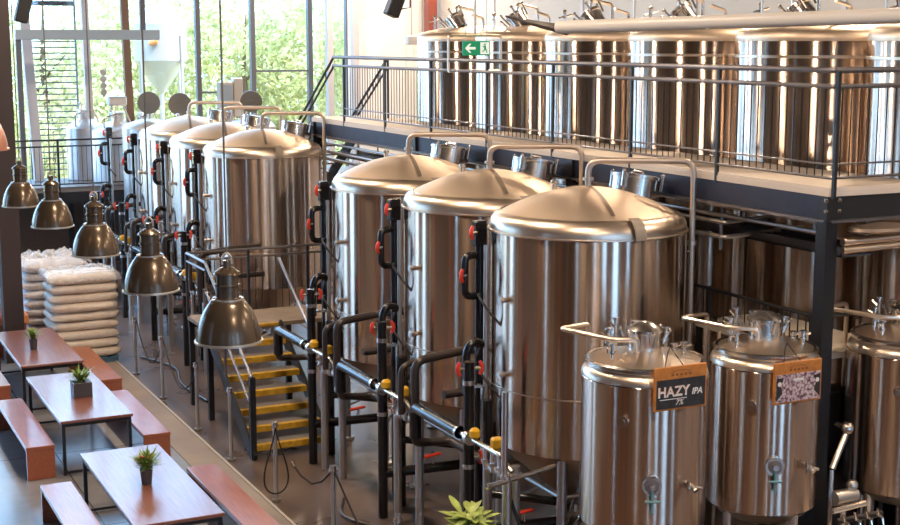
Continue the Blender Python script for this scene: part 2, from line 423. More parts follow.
# ------------------------------------------------------------------ fermenters
TR = 1.07
def az(a, r, z): return Vector((r*math.cos(a), r*math.sin(a), z))
CAMA = math.atan2(-.88, -.47)   # general direction from tanks toward the viewer
def dome_z(r):
    u = r/(TR-.13); return 3.895+.265*(1-u**1.85)
def make_fermenter(label):
    t = thing('fermenter_tank', label, 'tank', (0, 0, 0), 0, 'conical fermenters in a row')
    n = 96
    MB().lathe([(TR-.02, 1.40), (TR, 1.41), (TR, 3.70), (TR-.015, 3.715)], n).build('tank_shell', M['tank'], t)
    MB().lathe([(TR+.0005, 2.03), (TR+.003, 2.034), (TR+.003, 2.042), (TR+.0005, 2.046)], n).build('weld_seam', M['cone'], t)
    # rolled shoulder with a thin lip under it
    pr = [(TR-.01, 3.70), (TR+.016, 3.706), (TR+.016, 3.718), (TR-.002, 3.722)]
    for k in range(9):
        a = k/8*R(78); pr.append((TR-.155+.153*math.cos(a), 3.74+.165*math.sin(a)))
    MB().lathe(pr, n).build('shoulder', M['band'], t)
    pr = []
    for k in range(10):
        r = (TR-.13)*(1-k/9); pr.append((max(r, 0), dome_z(r)))
    pr[-1] = (0, pr[-1][1])
    MB().lathe(pr, n).build('dome', M['dome'], t)
    # weld straps down the cone
    for a in (CAMA+.25, CAMA-1.9, CAMA+2.2):
        m = MB(); pts = []
        for k in range(8):
            u = .06+k/7*.86; r = (TR-.13)*u
            pts.append(az(a, r, dome_z(r)+.002))
        tv = Vector((-math.sin(a), math.cos(a), 0))*.022
        vs = [];
        for p in pts: vs += [p-tv, p+tv]
        m.add(vs + [v+Vector((0, 0, .006)) for v in vs], [(16+2*k, 17+2*k, 19+2*k, 18+2*k) for k in range(7)])
        m.build('seam_strap', M['seam'], t)
    # clamp plate on shoulder
    a = CAMA+.45; m = MB(); e = Vector((-math.sin(a), math.cos(a), 0))
    for k in range(4):
        pass
    vs = []
    prof = [(TR+.036, 3.70), (TR+.02, 3.80), (TR-.04, 3.88), (TR-.13, 3.915)]
    for r, z in prof: vs += [az(a, r, z)-e*.065, az(a, r, z)+e*.065]
    vs2 = [v+az(a, .012, .008) for v in vs]
    m.add(vs2, [(2*k, 2*k+1, 2*k+3, 2*k+2) for k in range(3)])
    m.build('clamp_plate', simple('dull_clamp_plate', (.30, .26, .22), .5, metal=.5), t)
    # bottom cone
    MB().lathe([(TR-.02, 1.41), (TR-.06, 1.36), (.16, .62), (.10, .60), (.10, .50)], 64).build('bottom_cone', M['cone'], t)
    MB().tube([(0, 0, .55), (0, 0, .40), (-.35, -.3, .36)], .05, 10, .08).build('outlet_pipe', M['steel'], t)
    for k in range(4):
        a = PI/4+k*PI/2; p = az(a, TR-.10, 0)
        m = MB(); m.tube([(p.x, p.y, 0), (p.x, p.y, 1.5 if k != 9 else 1.4)], .055, 14)
        m.disc((p.x, p.y, .015), (0, 0, 1), .10, .03)
        m.build('leg', M['satin'], t)
    m = MB()
    for k in range(4):
        m.mark(); p = az(PI/4+k*PI/2, TR-.12, .95); q = az(PI/4+(k+1)*PI/2, TR-.12, .95)
        m.tube([p, q], .025, 8)
        m.tube([az(PI/4+k*PI/2, TR-.12, .5), az(PI/4+k*PI/2, .35, .8)], .018, 6)
    m.build('leg_brace', M['satin'], t)
    # manway: short tilted cylinder with lid, clamps and handle
    mw = bpy.data.objects.new('manway', None)
    c = Vector((.66, .10, 3.97)); tilt = Matrix.Rotation(R(12), 3, Vector((-.22, .62, 0)))
    m = MB(); m.lathe([(.275, -.12), (.275, .23), (.29, .235), (.29, .265), (.25, .275), (0, .285)], 36, c, tilt)
    mwo = m.build('manway', M['steel'], t)
    m = MB(); up = tilt @ Vector((0, 0, 1))
    for k in range(4):
        m.mark(); a = k*PI/2+.5; d = tilt @ Vector((math.cos(a), math.sin(a), 0))
        m.tube([c+d*.31+up*.12, c+d*.315+up*.28], .02, 8)
        m.ball(c+d*.315+up*.29, .025, 8)
    m.mark(); m.tube([c+tilt @ Vector((-.08, 0, .265)), c+tilt @ Vector((-.07, 0, .32)), c+tilt @ Vector((.07, 0, .32)), c+tilt @ Vector((.08, 0, .265))], .011, 6, .02)
    m.build('lid_clamp', M['steel'], mwo)
    # transfer pipe: up from the apex, across and down behind
    m = MB(); m.tube([(0, 0, 4.14), (0, 0, 4.44), (.98, -.56, 4.44), (.98, -.56, 1.2)], .034, 12, .14)
    m.disc((0, 0, 4.24), (0, 0, 1), .06, .03); m.disc((.98, -.56, 3.55), (0, 0, 1), .05, .05); m.disc((.98, -.56, 2.4), (0, 0, 1), .05, .05)
    m.build('overhead_pipe', simple('warm_steel_pipe', (.62, .52, .44), .38, metal=.8), t)
    m = MB(); m.mark(); m.tube([(.90, -.515, 3.45), (.98, -.56, 3.45)], .014, 8); m.mark(); m.tube([(.90, -.515, 2.2), (.98, -.56, 2.2)], .014, 8)
    m.build('pipe_bracket', M['steel'], t)
    # sensor stubs on the shell
    for a, z in ((CAMA-.95, 3.02), (CAMA-.95, 2.22)):
        m = MB(); m.tube([az(a, TR-.01, z), az(a, TR+.10, z)], .028, 10); m.disc(az(a, TR+.08, z), az(a, 1, 0), .042, .025)
        m.build('sensor_stub', M['steel'], t)
    MB().lathe([(.03, 3.92), (.03, 4.14), (.045, 4.15), (.045, 4.18), (0, 4.19)], 12, (-.10, .55, 0)).build('vent_stub', M['steel'], t)
    m = MB()
    m.mark(); m.ball((.28, -.42, 4.06), .02, 8); m.mark(); m.ball((.34, -.40, 4.06), .02, 8)
    m.build('rivet_knob', M['satin'], t)
    return t
FY = [12.72, 15.02, 17.45, 23.87, 26.23, 28.71]
fl = ['large conical steel fermenter standing nearest the small serving tanks', 'large conical steel fermenter, middle of the trio before the stairs',
      'large conical steel fermenter right beside the yellow-edged stairs', 'large steel fermenter just behind the stair landing rail',
      'large steel fermenter second behind the stair landing', 'large steel fermenter at the window end of the row']
fer = make_fermenter(fl[0]); fer.location = (7.85, FY[0], 0)
for y, l in zip(FY[1:], fl[1:]): dup(fer, (7.85, y, 0), l)

# ------------------------------------------------------------------ pipe manifolds beside each fermenter
def valve(mb_body, mb_red, p, d, r=.045):
    """union + red handle at p, handle sticks out along d"""
    p = Vector(p); d = Vector(d).normalized()
    mb_body.tube([p, p+d*.07], .02, 8)
    mb_red.tube([p+d*.05-Vector((0, 0, .07)), p+d*.075-Vector((0, 0, .03)), p+d*.075+Vector((0, 0, .03)), p+d*.05+Vector((0, 0, .07))], [.018, .024, .024, .018], 8)
def make_manifold(label, cross=True):
    t = thing('pipe_manifold', label, 'pipework', (0, 0, 0), 0, 'black cooling pipe manifolds')
    RX, RY = -1.10, .42
    steelb = MB(); red = []
    # tall riser with valve housing on top
    m = MB(); m.tube([(RX, RY, 0), (RX, RY, 3.62)], .052, 14); m.box(RX-.07, RY-.06, 3.52, RX+.07, RY+.06, 3.80, .015)
    m.build('riser_pipe', M['black_pipe'], t)
    m = MB(); m.tube([(-1.10, RY-.15, 1.6), (-1.10, RY-.15, 3.55)], .026, 10)
    m.build('sense_pipe', M['satin'], t)
    m = MB(); m.tube([(RX, RY, 3.43), (RX-.19, RY-.02, 3.43), (RX-.19, RY-.02, 2.98), (RX, RY, 2.98)], .042, 12, .09)
    m.build('loop_pipe', M['black_pipe'], t)
    for p, d in (((RX-.19, RY-.05, 3.22), (-1, -.4, 0)), ((RX-.06, RY-.04, 3.68), (-1, -.3, 0))):
        b = MB(); r = MB(); valve(b, r, p, d); o = b.build('valve', M['steel'], t); r.build('valve_handle', M['red'], o)
    # thin hoses into the shell
    for z in (2.9, 2.1):
        m = MB(); m.tube([(RX, RY, z+.1), (RX-.12, RY-.20, z+.12), (-1.16, .06, z-.05), (-1.06, -.02, z-.18)], .014, 8, .1)
        m.build('hose', M['black'], t)
    # arched return pipe by the riser
    m = MB(); m.tube([(RX, RY, 2.30), (RX-.0, RY-.12, 2.46), (RX-.16, RY-.16, 2.52), (RX-.24, RY-.16, 2.40), (RX-.24, RY-.16, 1.95)], .048, 12, .08)
    m.build('arch_pipe', M['black_pipe'], t)
    # posts
    m = MB(); m.tube([(-1.55, -.22, 0), (-1.55, -.22, 2.42)], .058, 16); m.build('outer_post', M['black_pipe'], t)
    m = MB(); m.mark(); m.disc((-1.55, -.22, 2.20), (0, 0, 1), .066, .05); m.mark(); m.disc((-1.55, -.22, 1.30), (0, 0, 1), .066, .05)
    m.build('union_ring', M['steel'], t)
    for p, d in (((-1.50, -.26, 2.36), (1, -.5, 0)), ((-1.62, -.24, 2.36), (-1, -.2, 0)), ((-1.5, -.26, 1.40), (1, -.4, 0))):
        b = MB(); r = MB(); valve(b, r, p, d); o = b.build('valve', M['steel'], t); r.build('valve_handle', M['red'], o)
    m = MB(); m.tube([(-1.17, .08, 0), (-1.17, .08, 1.9)], .055, 14); m.build('inner_post', M['black_pipe'], t)
    # header along the row: glossy pipe with dropped end
    m = MB(); m.tube([(-1.6, 1.02, 1.28), (-1.6, 1.02, 1.64), (-1.6, -.12, 1.64)], .068, 16, .10)
    m.build('header_pipe', M['black_pipe'], t)
    m = MB(); m.tube([(-1.6, 1.02, 1.34), (-1.6, 1.02, 1.22), (-1.35, 1.02, 1.20), (-1.17, 1.0, 1.2), (-1.17, .1, 1.2)], .045, 12, .10)
    m.build('drop_pipe', M['brown_pipe'], t)
    m = MB(); m.mark(); m.disc((-1.6, -.34, 1.64), (0, 1, 0), .075, .06); m.mark(); m.disc((-1.6, -.10, 1.64), (0, 1, 0), .07, .04)
    m.build('header_union', M['steel'], t)
    # cross pipe over the gap to the next tank
    if cross:
        m = MB(); m.tube([(-1.55, -1.17, 1.30), (-1.55, -1.17, 2.14), (-.92, -1.15, 2.20), (-.45, -1.15, 2.20)], .05, 14, .13)
        m.build('cross_pipe', M['brown_pipe'], t)
        m = MB(); m.mark(); m.tube([(-1.66, -1.02, 1.5), (-1.66, -1.02, 2.05), (-1.45, -1.0, 2.10)], .035, 12, .1)
        m.mark(); m.tube([(-1.2, -1.2, 1.72), (-.40, -1.15, 1.72)], .048, 12)
        m.build('return_pipe', M['brown_pipe'], t)
    # yellow actuator and small fittings on the header
    m = MB(); m.mark(); m.box(-1.66, -.52, 1.66, -1.55, -.42, 1.78, .03); m.mark(); m.box(-1.62, -.92, 1.66, -1.50, -.82, 1.78, .02); m.tube([(-1.56, -.87, 1.60), (-1.56, -.87, 1.70)], .02, 8)
    m.build('valve_actuator', M['yellow'], t)
    m = MB()
    for k in range(3):
        m.mark(); m.tube([(-1.6, -.7-.16*k, 1.62), (-1.6, -.7-.16*k, 1.42)], .028, 10); m.disc((-1.6, -.7-.16*k, 1.5), (0, 0, 1), .045, .03)
    m.mark(); m.tube([(-1.6, -.12, 1.64), (-1.6, -1.0, 1.64), (-1.55, -1.17, 1.5)], .03, 12, .05)
    m.build('fitting', M['steel'], t)
    # low level runs
    m = MB(); m.tube([(-1.55, -.22, .55), (-.5, -.3, .55)], .06, 14); m.build('low_pipe', M['black_pipe'], t)
    m = MB(); m.tube([(-1.17, .08, .85), (-.55, -.55, .85)], .045, 12); m.build('low_pipe', M['black_pipe'], t)
    b = MB(); r = MB(); b.tube([(-.9, -.27, .6), (-.9, -.27, .70)], .02, 8); r.tube([(-1.02, -.27, .70), (-.80, -.27, .72)], .022, 8)
    o = b.build('valve', M['steel'], t); r.build('valve_handle', M['red'], o)
    # steel frame behind
    m = MB(); m.tube([(-1.42, -1.0, 0), (-1.42, -1.0, 1.5)], .05, 12); m.build('support_post', M['satin'], t)
    m = MB(); m.tube([(-1.50, -.55, 0), (-1.50, -.55, 1.38), (-1.42, -1.0, 1.38)], .048, 12, .06)
    m.build('support_post', M['satin'], t)
    m = MB(); m.bar((-1.12, RY-.14, 2.0), (-1.12, RY-.14, 1.2), .05, .05); m.bar((-1.12, RY-.14, 2.0), (RX-.16, RY-.1, 2.0), .03, .03)
    m.ball((RX-.14, RY-.09, 2.0), .028, 8); m.ball((RX-.05, RY-.09, 2.0), .028, 8)
    m.build('bracket', M['steel'], t)
    return t
ml = ['black glossy pipe manifold with red valves at the fermenter nearest the serving tanks', 'black pipe manifold with red valves at the middle fermenter of the front trio',
      'black pipe manifold with red valves between stairs and third fermenter', 'black pipe manifold with red valves just behind the stair landing',
      'black pipe manifold with red valves at the second fermenter behind the landing', 'black pipe manifold with red valves at the fermenter by the windows']
man = make_manifold(ml[0], False); man.location = (7.85, FY[0], 0)
man = make_manifold(ml[1]); man.location = (7.85, FY[1], 0)
for y, l in zip(FY[2:], ml[2:]): dup(man, (7.85, y, 0), l)
dup(man, (7.85, 31.1, 0), 'black pipe manifold with red valves beyond the last fermenter')

# steel T stand in front of the nearest fermenter
t = thing('steel_stand', 'steel T-shaped stand with side bars before the nearest fermenter', 'stand', (6.22, 11.5, 0))
m = MB(); m.tube([(0, 0, 0), (0, 0, 1.46)], .05, 14); m.disc((0, 0, .015), (0, 0, 1), .12, .03); m.build('post', M['satin'], t)
m = MB(); m.tube([(-.03, 0, 1.46), (-.03, 0, 2.34)], .032, 12); m.disc((-.02, 0, 1.48), (0, 0, 1), .055, .04); m.build('upper_pipe', M['steel'], t)
m = MB(); m.tube([(-.25, -.08, 1.44), (.62, .12, 1.47)], .026, 10); m.ball((-.25, -.08, 1.44), .035, 8); m.build('cross_bar', M['steel'], t)
m = MB(); m.tube([(.02, .0, 1.3), (.30, -.25, .25)], .02, 8); m.tube([(.02, 0, 1.0), (.45, -.1, .3)], .02, 8); m.build('brace', M['black'], t)

# ------------------------------------------------------------------ tall tanks behind the walkway
UY = [10.61, 12.85, 15.16, 17.40, 19.65, 21.90]
def make_tall():
    t = thing('storage_tank', None, 'tank', (0, 0, 0), 0, 'tall steel tanks behind the upper walkway')
    n = 96
    MB().lathe([(TR-.03, .45), (TR, .47), (TR, 5.70), (TR-.01, 5.72)], n).build('tank_shell', M['tank'], t)
    MB().lathe([(TR+.004, 5.52), (TR+.01, 5.525), (TR+.01, 5.55), (TR+.004, 5.555)], n).build('weld_band', M['band'], t)
    pr = [(TR-.005, 5.71)]
    for k in range(9):
        a = k/8*R(75); pr.append((TR-.14+.14*math.cos(a), 5.74+.13*math.sin(a)))
    pr += [(.7, 5.93), (.35, 5.98), (0, 6.0)]
    MB().lathe(pr, n).build('dome', M['dome'], t)
    MB().lathe([(TR-.02, .47), (TR-.3, .30), (0, .22)], 48).build('tank_bottom', M['satin'], t)
    for k in range(4):
        p = az(PI/4+k*PI/2, TR-.12, 0)
        MB().tube([(p.x, p.y, 0), (p.x, p.y, .5)], .06, 12).build('leg', M['satin'], t)
    c = Vector((-.45, -.15, 5.95)); tl_ = Matrix.Rotation(R(-35), 3, 'X') @ Matrix.Rotation(R(-20), 3, 'Y')
    m = MB(); m.lathe([(.15, -.05), (.15, .16), (.17, .17), (.17, .21), (.1, .24), (0, .25)], 28, c, tl_)
    mw = m.build('manway', M['steel'], t)
    m = MB()
    for k in range(6):
        m.mark(); a = k*PI/3; d = tl_ @ Vector((math.cos(a)*.19, math.sin(a)*.19, .08)); e = tl_ @ Vector((math.cos(a)*.23, math.sin(a)*.23, .28))
        m.tube([c+d, c+e], .014, 6); m.ball(c+e, .026, 8)
    m.build('lid_clamp', M['steel'], mw)
    m = MB(); m.mark(); m.tube([(.1, .3, 5.95), (.1, .3, 6.25), (-.25, .35, 6.32), (-.25, .35, 6.15)], .025, 8, .06)
    m.mark(); m.tube([(-.6, .5, 5.85), (-.6, .5, 6.12)], .022, 8); m.ball((-.6, .5, 6.14), .035, 8); m.tube([(-.7, .5, 6.05), (-.45, .55, 6.1)], .015, 6)
    m.mark(); m.tube([(-.2, -.6, 5.88), (-.2, -.6, 6.1), (-.45, -.62, 6.16)], .02, 8, .05)
    m.build('valve_pipe', M['steel'], t)
    return t
ul = ['tall bronze-toned steel tank nearest the walkway corner post', 'tall steel tank second from the walkway corner', 'tall steel tank third from the walkway corner',
      'tall steel tank fourth from the walkway corner', 'tall steel tank behind the green exit sign', 'tall steel tank at the far end of the row, beside the red post']
tt = make_tall(); tt['label'] = ul[0]; tt.location = (11.2, UY[0], 0)
for y, l in zip(UY[1:], ul[1:]): dup(tt, (11.2, y, 0), l)

# ------------------------------------------------------------------ mezzanine walkway
DZ = 4.34
wk = thing('upper_walkway', 'raised walkway with tan deck and blue-black steel beams before tall tanks', 'walkway', (8.9, 10.1, 0))
MB().box(0, 0, DZ-.03, 1.22, 14.0, DZ, 0).build('deck_board', M['deck'], wk)
MB().box(-.012, -.012, DZ-.085, 1.22, 14.0, DZ-.031).build('deck_edge', M['deck'], wk)
MB().box(0, .0, DZ-.31, .10, 14.0, DZ-.09).build('edge_beam', M['beam'], wk)
m = MB(); m.box(.1, 0, DZ-.31, 1.22, .1, DZ-.09); m.build('end_beam', M['black'], wk)
m = MB(); m.bar((0, -.01, DZ-.32), (1.22, -.01, DZ-.32), .12, .02); m.bar((-.01, 0, DZ-.32), (-.01, 14.0, DZ-.32), .1, .02); m.build('beam_flange', M['rail'], wk)
for i, y in enumerate((0.04, 4.7, 9.4, 13.9)):
    MB().box(-.04, y-.06, 0, .10, y+.08, DZ-.09).build('column', M['black'], wk)
m = MB()
for p in ((-.05, 0), ):
    for z in (DZ-.12, DZ-.22): m.ball((-.05, -.02, z), .022, 8); m.ball((.10, -.03, z), .022, 8)
m.build('bolt', M['steel'], wk)
for i in range(7):
    MB().box(.1, 1.6+i*1.9, DZ-.27, 1.2, 1.68+i*1.9, DZ-.09).build('joist', M['black'], wk)

rail = thing('walkway_railing', 'grey railing with many thin balusters along the upper walkway edge', 'railing', (8.9, 10.1, DZ))
PY = [10.04, 11.85, 13.5, 15.3, 17.12, 18.95, 20.7, 22.5]
m = MB(); m.tube([(1.2, 0, 1.10), (0, 0, 1.10), (0, 12.9, 1.10)], .030, 10, .03); m.build('top_rail', M['rail'], rail)
m = MB(); m.tube([(1.2, 0, .95), (0, 0, .95), (0, 12.9, .95)], .024, 10, .03); m.build('mid_rail', M['rail'], rail)
m = MB(); m.tube([(1.2, 0, .09), (0, 0, .09), (0, 12.6, .09)], .014, 8, .03); m.build('bottom_rail', M['rail'], rail)
m = MB(); m.tube([(1.2, 0, .22), (0, 0, .22), (0, 12.6, .22)], .010, 8, .03); m.build('lower_rail', M['rail'], rail)
for y in PY: MB().box(-.017, y-10.1-.017, -.1, .017, y-10.1+.017, 1.09).build('post', M['black'], rail)
ys = [.11*k for k in range(1, 114)]
cnt = 0
far = MB()
for k in range(1, 11):
    MB().tube([(.11*k, 0, .09), (.11*k, 0, .95)], .0065, 5).build('baluster', M['black'], rail); cnt += 1
for y in ys:
    if any(abs(y-(p-10.1)) < .04 for p in PY): continue
    if cnt < 100: MB().tube([(0, y, .09), (0, y, .95)], .0065, 5).build('baluster', M['black'], rail); cnt += 1
    else: far.tube([(0, y, .09), (0, y, .95)], .0065, 5)
far.build('baluster', M['black'], rail)['kind'] = 'stuff'
# stair handrails leading down at the window end
for k, (x, y0, lab) in enumerate(((8.9, 23.0, 'black stair handrail going down at the open end of the walkway'), (9.95, 23.0, 'black twin-bar handrail in front of the white wall by the walkway end'))):
    m = MB(); m.tube([(0, 0, 1.08), (0, 2.2, -.35)], .024, 8); m.tube([(0, 0, .92), (0, 2.2, -.5)], .02, 8)
    for j in range(8 if k else 3):
        u = (j+.5)/(8 if k else 3); m.tube([(0, 2.2*u, 1.08-1.43*u), (0, 2.2*u, .92-1.43*u)], .012, 6)
    if k: m.tube([(0, 0, 1.08), (0, 0, 0)], .022, 8)
    o = m.build('stair_handrail', M['black'], None, (x, y0, DZ)); tag(o, lab, 'handrail', 'walkway stair handrails')
# walkway stair flight going down away from camera
st = thing('walkway_stair', 'dark steel stair flight dropping from the window end of the walkway', 'stair', (8.9, 24.1, 0))
m = MB(); m.bar((.02, 0, 4.2), (.02, 4.2, 1.4), .05, .22); m.bar((1.0, 0, 4.2), (1.0, 4.2, 1.4), .05, .22); m.build('stringer', M['beam'], st)
m = MB()
for k in range(14): m.box(.05, .15+.3*k, 4.12-.2*k, .97, .42+.3*k, 4.15-.2*k)
m.build('tread', M['tread'], st)
m = MB(); m.mark(); m.box(0, 4.1, 0, .1, 4.2, 1.5); m.mark(); m.box(.95, 4.1, 0, 1.05, 4.2, 1.5); m.build('leg', M['black'], st)

# pipe runs under the walkway
pl = ['pale steel pipe run directly under the walkway beam', 'second steel pipe run under the walkway beam', 'third steel pipe run under the walkway beam', 'lowest steel pipe run under the walkway beam']
for i, (z, x, y0) in enumerate(((4.00, 8.94, 10.3), (3.88, 8.99, 10.3), (3.74, 8.96, 13.9), (3.60, 9.0, 14.6), )):
    m = MB(); m.tube([(x, y0, z), (x, 24.6, z)], .028 if i != 1 else .02, 10)
    pp = thing('pipe_run', pl[i], 'pipe', (0, 0, 0), 0, 'pipe runs under the walkway'); m.build('pipe', M['satin'], pp)
    h = MB()
    for y in (14.9, 19.6, 23.9): h.bar((x, y, z), (x, y, 4.06), .02, .02)
    h.build('hanger', M['black'], pp)
t = thing('pipe_guard_rail', 'double grey rail loop turning under the walkway near the corner post', 'rail', (0, 0, 0))
m = MB(); m.tube([(8.88, 15.4, 3.80), (9.02, 11.85, 3.80), (10.05, 11.78, 3.86)], .024, 10, .05); m.build('upper_rail', M['satin'], t)
m = MB(); m.tube([(8.88, 15.4, 3.64), (9.02, 11.85, 3.64), (10.05, 11.78, 3.70)], .024, 10, .05); m.build('lower_rail', M['satin'], t)
m = MB(); m.tube([(9.02, 11.9, 3.5), (9.02, 11.9, 4.0)], .018, 8); m.tube([(8.9, 14.6, 3.5), (8.9, 14.6, 4.03)], .018, 8); m.build('post', M['rail'], t)
m = MB()
random.seed(5)
t = thing('cable_tray', 'dark cable tray with cables slung below the walkway deck', 'cable tray', (0, 0, 0))
m = MB(); m.box(9.35, 10.4, 3.60, 9.75, 24, 3.62); m.box(9.35, 10.4, 3.60, 9.37, 24, 3.70); m.box(9.73, 10.4, 3.60, 9.75, 24, 3.70)
for y in (12, 16, 20, 23): m.bar((9.36, y, 3.6), (9.36, y, 4.08), .02, .02); m.bar((9.74, y, 3.6), (9.74, y, 4.08), .02, .02)
m.build('tray', M['rail'], t)
for k in range(3): MB().tube([(9.45+.1*k, 10.6, 3.65), (9.47+.1*k, 15, 3.66), (9.43+.1*k, 23.5, 3.65)], .022, 8).build('cable', M['cable'], t)

# small gantry between walkway column and serving tanks
t = thing('service_platform', 'low service platform with tan deck and black baluster rail under the walkway', 'platform', (9.0, 10.35, 0))
MB().box(.0, 0, 2.60, 1.05, 1.95, 2.66).build('deck_board', M['deck'], t)
m = MB()
for x, y in ((.03, .05), (.03, 1.9), (1.0, .05), (1.0, 1.9)): m.mark(); m.box(x-.03, y-.03, 0, x+.03, y+.03, 2.6)
m.build('leg', M['black'], t)
m = MB(); m.tube([(0, 0, 3.05), (0, 1.95, 3.05)], .02, 8); m.tube([(0, 0, 3.05), (.5, -.0, 3.03)], .02, 8); m.build('hand_rail', M['black'], t)
m = MB(); m.tube([(0, 0, 2.70), (0, 1.95, 2.70)], .015, 8); m.build('bottom_rail', M['black'], t)
for y in (0.02, 1.70): MB().box(-.025, y-.025, 2.66, .025, y+.025, 3.08).build('post', M['black'], t)
for k in range(1, 16): MB().tube([(0, .12*k, 2.70), (0, .12*k, 3.04)], .008, 5).build('baluster', M['black'], t)

# right hand steel pipe and tray at the corner column
t = thing('steel_crossbar', 'pale steel double tube crossing beside the walkway corner post', 'pipe', (0, 0, 0))
m = MB(); m.tube([(9.0, 10.0, 3.83), (10.3, 9.95, 3.86)], .04, 12); m.tube([(9.0, 10.0, 3.75), (10.3, 9.95, 3.78)], .035, 12); m.build('tube', M['band'], t)
o = MB().lathe([(0, 0), (.36, .01), (.40, .03), (.38, .06), (.1, .09), (0, .1)], 28, (0, 0, 0), Matrix.Diagonal(Vector((1.0, .5, 1)))).build('drip_tray', M['seam'], None, (9.46, 9.98, 3.90))
tag(o, 'dark oval tray resting on steel tube beside the corner post', 'tray')
t = thing('control_cabinet', 'black low control cabinet between the second and third serving tanks', 'cabinet', (9.32, 10.75, 0))
MB().box(-.22, -.28, 0, .55, .0, 2.22, .02).build('body', M['black'], t)
MB().box(-.17, -.30, .1, .50, -.282, 2.15, .008).build('door', M['black'], t)
MB().box(-.20, -.20, 2.221, -.12, -.12, 2.33, .01).build('lamp_button', M['red'], t)

# ------------------------------------------------------------------ duct over the tall tanks, exit sign, wall kit
t = thing('white_duct', 'long white round duct lying above the tall tanks', 'duct', (0, 0, 0))
m = MB(); m.tube([(7.62, 13.0, 5.855), (8.9, 9.1, 5.93)], .068, 20); m.build('pipe', simple('white_duct_paint', (.80, .75, .70), .35), t)
m = MB(); m.add([(7.30, 13.6, 5.99), (7.42, 13.4, 5.95), (7.60, 13.05, 5.90), (7.70, 12.9, 5.79), (7.56, 13.1, 5.86), (7.42, 13.35, 5.92),
                 (7.31, 13.63, 5.97), (7.44, 13.44, 5.91), (7.60, 13.1, 5.87), (7.70, 12.96, 5.77), (7.55, 13.15, 5.83), (7.42, 13.38, 5.90)],
                [(0, 1, 5), (1, 2, 4, 5), (2, 3, 4), (6, 11, 7), (7, 11, 10, 8), (8, 10, 9), (0, 5, 11, 6), (5, 4, 10, 11), (4, 3, 9, 10), (0, 6, 7, 1), (1, 7, 8, 2), (2, 8, 9, 3)])
m.build('end_flap', simple('dark_brown_flap', (.10, .08, .07), .5), t)
m = MB(); 
for u in (.25, .62, .93):
    p = Vector((7.62, 13.0, 5.855)).lerp(Vector((8.9, 9.1, 5.93)), u); m.tube([p, (p.x, p.y, ZC)], .012, 6)
m.build('hanger_rod', M['lamp_rim'], t)

t = thing('exit_sign', 'green and white running-man exit sign with arrow hung before tall tanks', 'sign', (9.28, 18.2, 5.61))
m = MB(); m.box(-.22, -.02, -.105, .22, .02, .105, .008); m.build('panel', M['exit_green'], t)
m = MB(); m.box(.06, -.028, -.085, .20, -.021, .085); m.build('doorway', M['exit_white'], t)
m = MB()
def poly(m, pts, y, ty=.004):
    n = len(pts); m.add([(x, y, z) for x, z in pts]+[(x, y-ty, z) for x, z in pts], [tuple(range(n)), tuple(reversed(range(n, 2*n)))]+[(i, i+n, (i+1) % n+n, (i+1) % n) for i in range(n)])
poly(m, [(-.19, 0), (-.12, .065), (-.09, .065), (-.135, .018), (-.02, .018), (-.02, -.018), (-.135, -.018), (-.09, -.065), (-.12, -.065)], -.021)
m.build('arrow', M['exit_white'], t)
m = MB()
m.disc((.128, -.032, .055), (0, 1, 0), .014, .006, 12)
poly(m, [(.10, .035), (.15, .035), (.15, -.01), (.17, -.04), (.17, -.07), (.157, -.07), (.155, -.045), (.135, -.02), (.115, -.045), (.085, -.05), (.085, -.036), (.108, -.03), (.12, 0), (.12, .018), (.10, .01), (.09, .02)], -.029)
m.build('running_figure', M['exit_green'], t)
m = MB(); m.tube([(-.17, 0, .10), (-.17, 0, 1.9)], .006, 6); m.tube([(.17, 0, .10), (.17, 0, 1.9)], .006, 6); m.tube([(-.5, 0, 1.9), (.5, 0, 1.9)], .02, 8); m.tube([(-.5, 0, 1.9), (-.5, 0, ZC-5.61)], .012, 6); m.tube([(.5, 0, 1.9), (.5, 0, ZC-5.61)], .012, 6)
m.build('hanger', M['lamp_rim'], t)
t = thing('hanging_tube_loop', 'pale rectangular tube frame hanging around the green exit sign', 'frame', (9.31, 18.3, 5.50))
m = MB(); m.tube([(-.43, 0, -.22), (-.43, 0, .30), (.43, 0, .30), (.43, 0, -.22)], .022, 8, .05, closed=False); m.tube([(-.43, 0, -.22), (.43, 0, -.22)], .022, 8)
m.build('frame_tube', M['band'], t)
m = MB(); m.tube([(-.0, 0, .30), (-.0, 0, ZC-5.5)], .02, 8); m.build('hanger', M['band'], t)

tag(MB().box(16.05, 34.3, 2.3, 16.3, 34.6, ZC).build('steel_column', M['redpost']), 'red oxide steel column beside the white door', 'column', 'steel columns')
tag(MB().box(13.55, 35.4, 2.31, 13.72, 35.6, ZC).build('steel_column', M['paleframe']), 'pale grey steel column in front of the window next to white wall', 'column', 'steel columns')
tag(MB().box(14.25, 35.3, 2.31, 14.42, 35.5, ZC).build('steel_column', M['paleframe']), 'pale grey steel column where windows meet the white wall', 'column', 'steel columns')
o = MB(); o.bar((5.78, 35.2, 2.3), (5.45, 35.2, ZC), .22, .22); tag(o.build('steel_column', M['paleframe']), 'leaning pale grey column beside the louvred window', 'column', 'steel columns')
o = MB(); o.bar((7.10, 35.2, 2.3), (7.02, 35.2, ZC), .16, .16); tag(o.build('steel_column', M['paleframe']), 'pale column standing in line with the pale tanks by windows', 'column', 'steel columns')
o = MB(); o.bar((8.12, 35.2, 2.3), (7.98, 35.2, ZC), .18, .18); tag(o.build('steel_column', M['brownframe']), 'brown steel column between the hanging silo and louvred bay', 'column', 'steel columns')
t = thing('mounted_speaker', 'small black loudspeaker tilted high on the white wall', 'speaker', (13.16, 30.0, 6.55))
m = MB(); rot = Matrix.Rotation(R(22), 3, 'Y'); bb = MB().box(-.16, -.14, -.27, .16, .14, .27, .02)
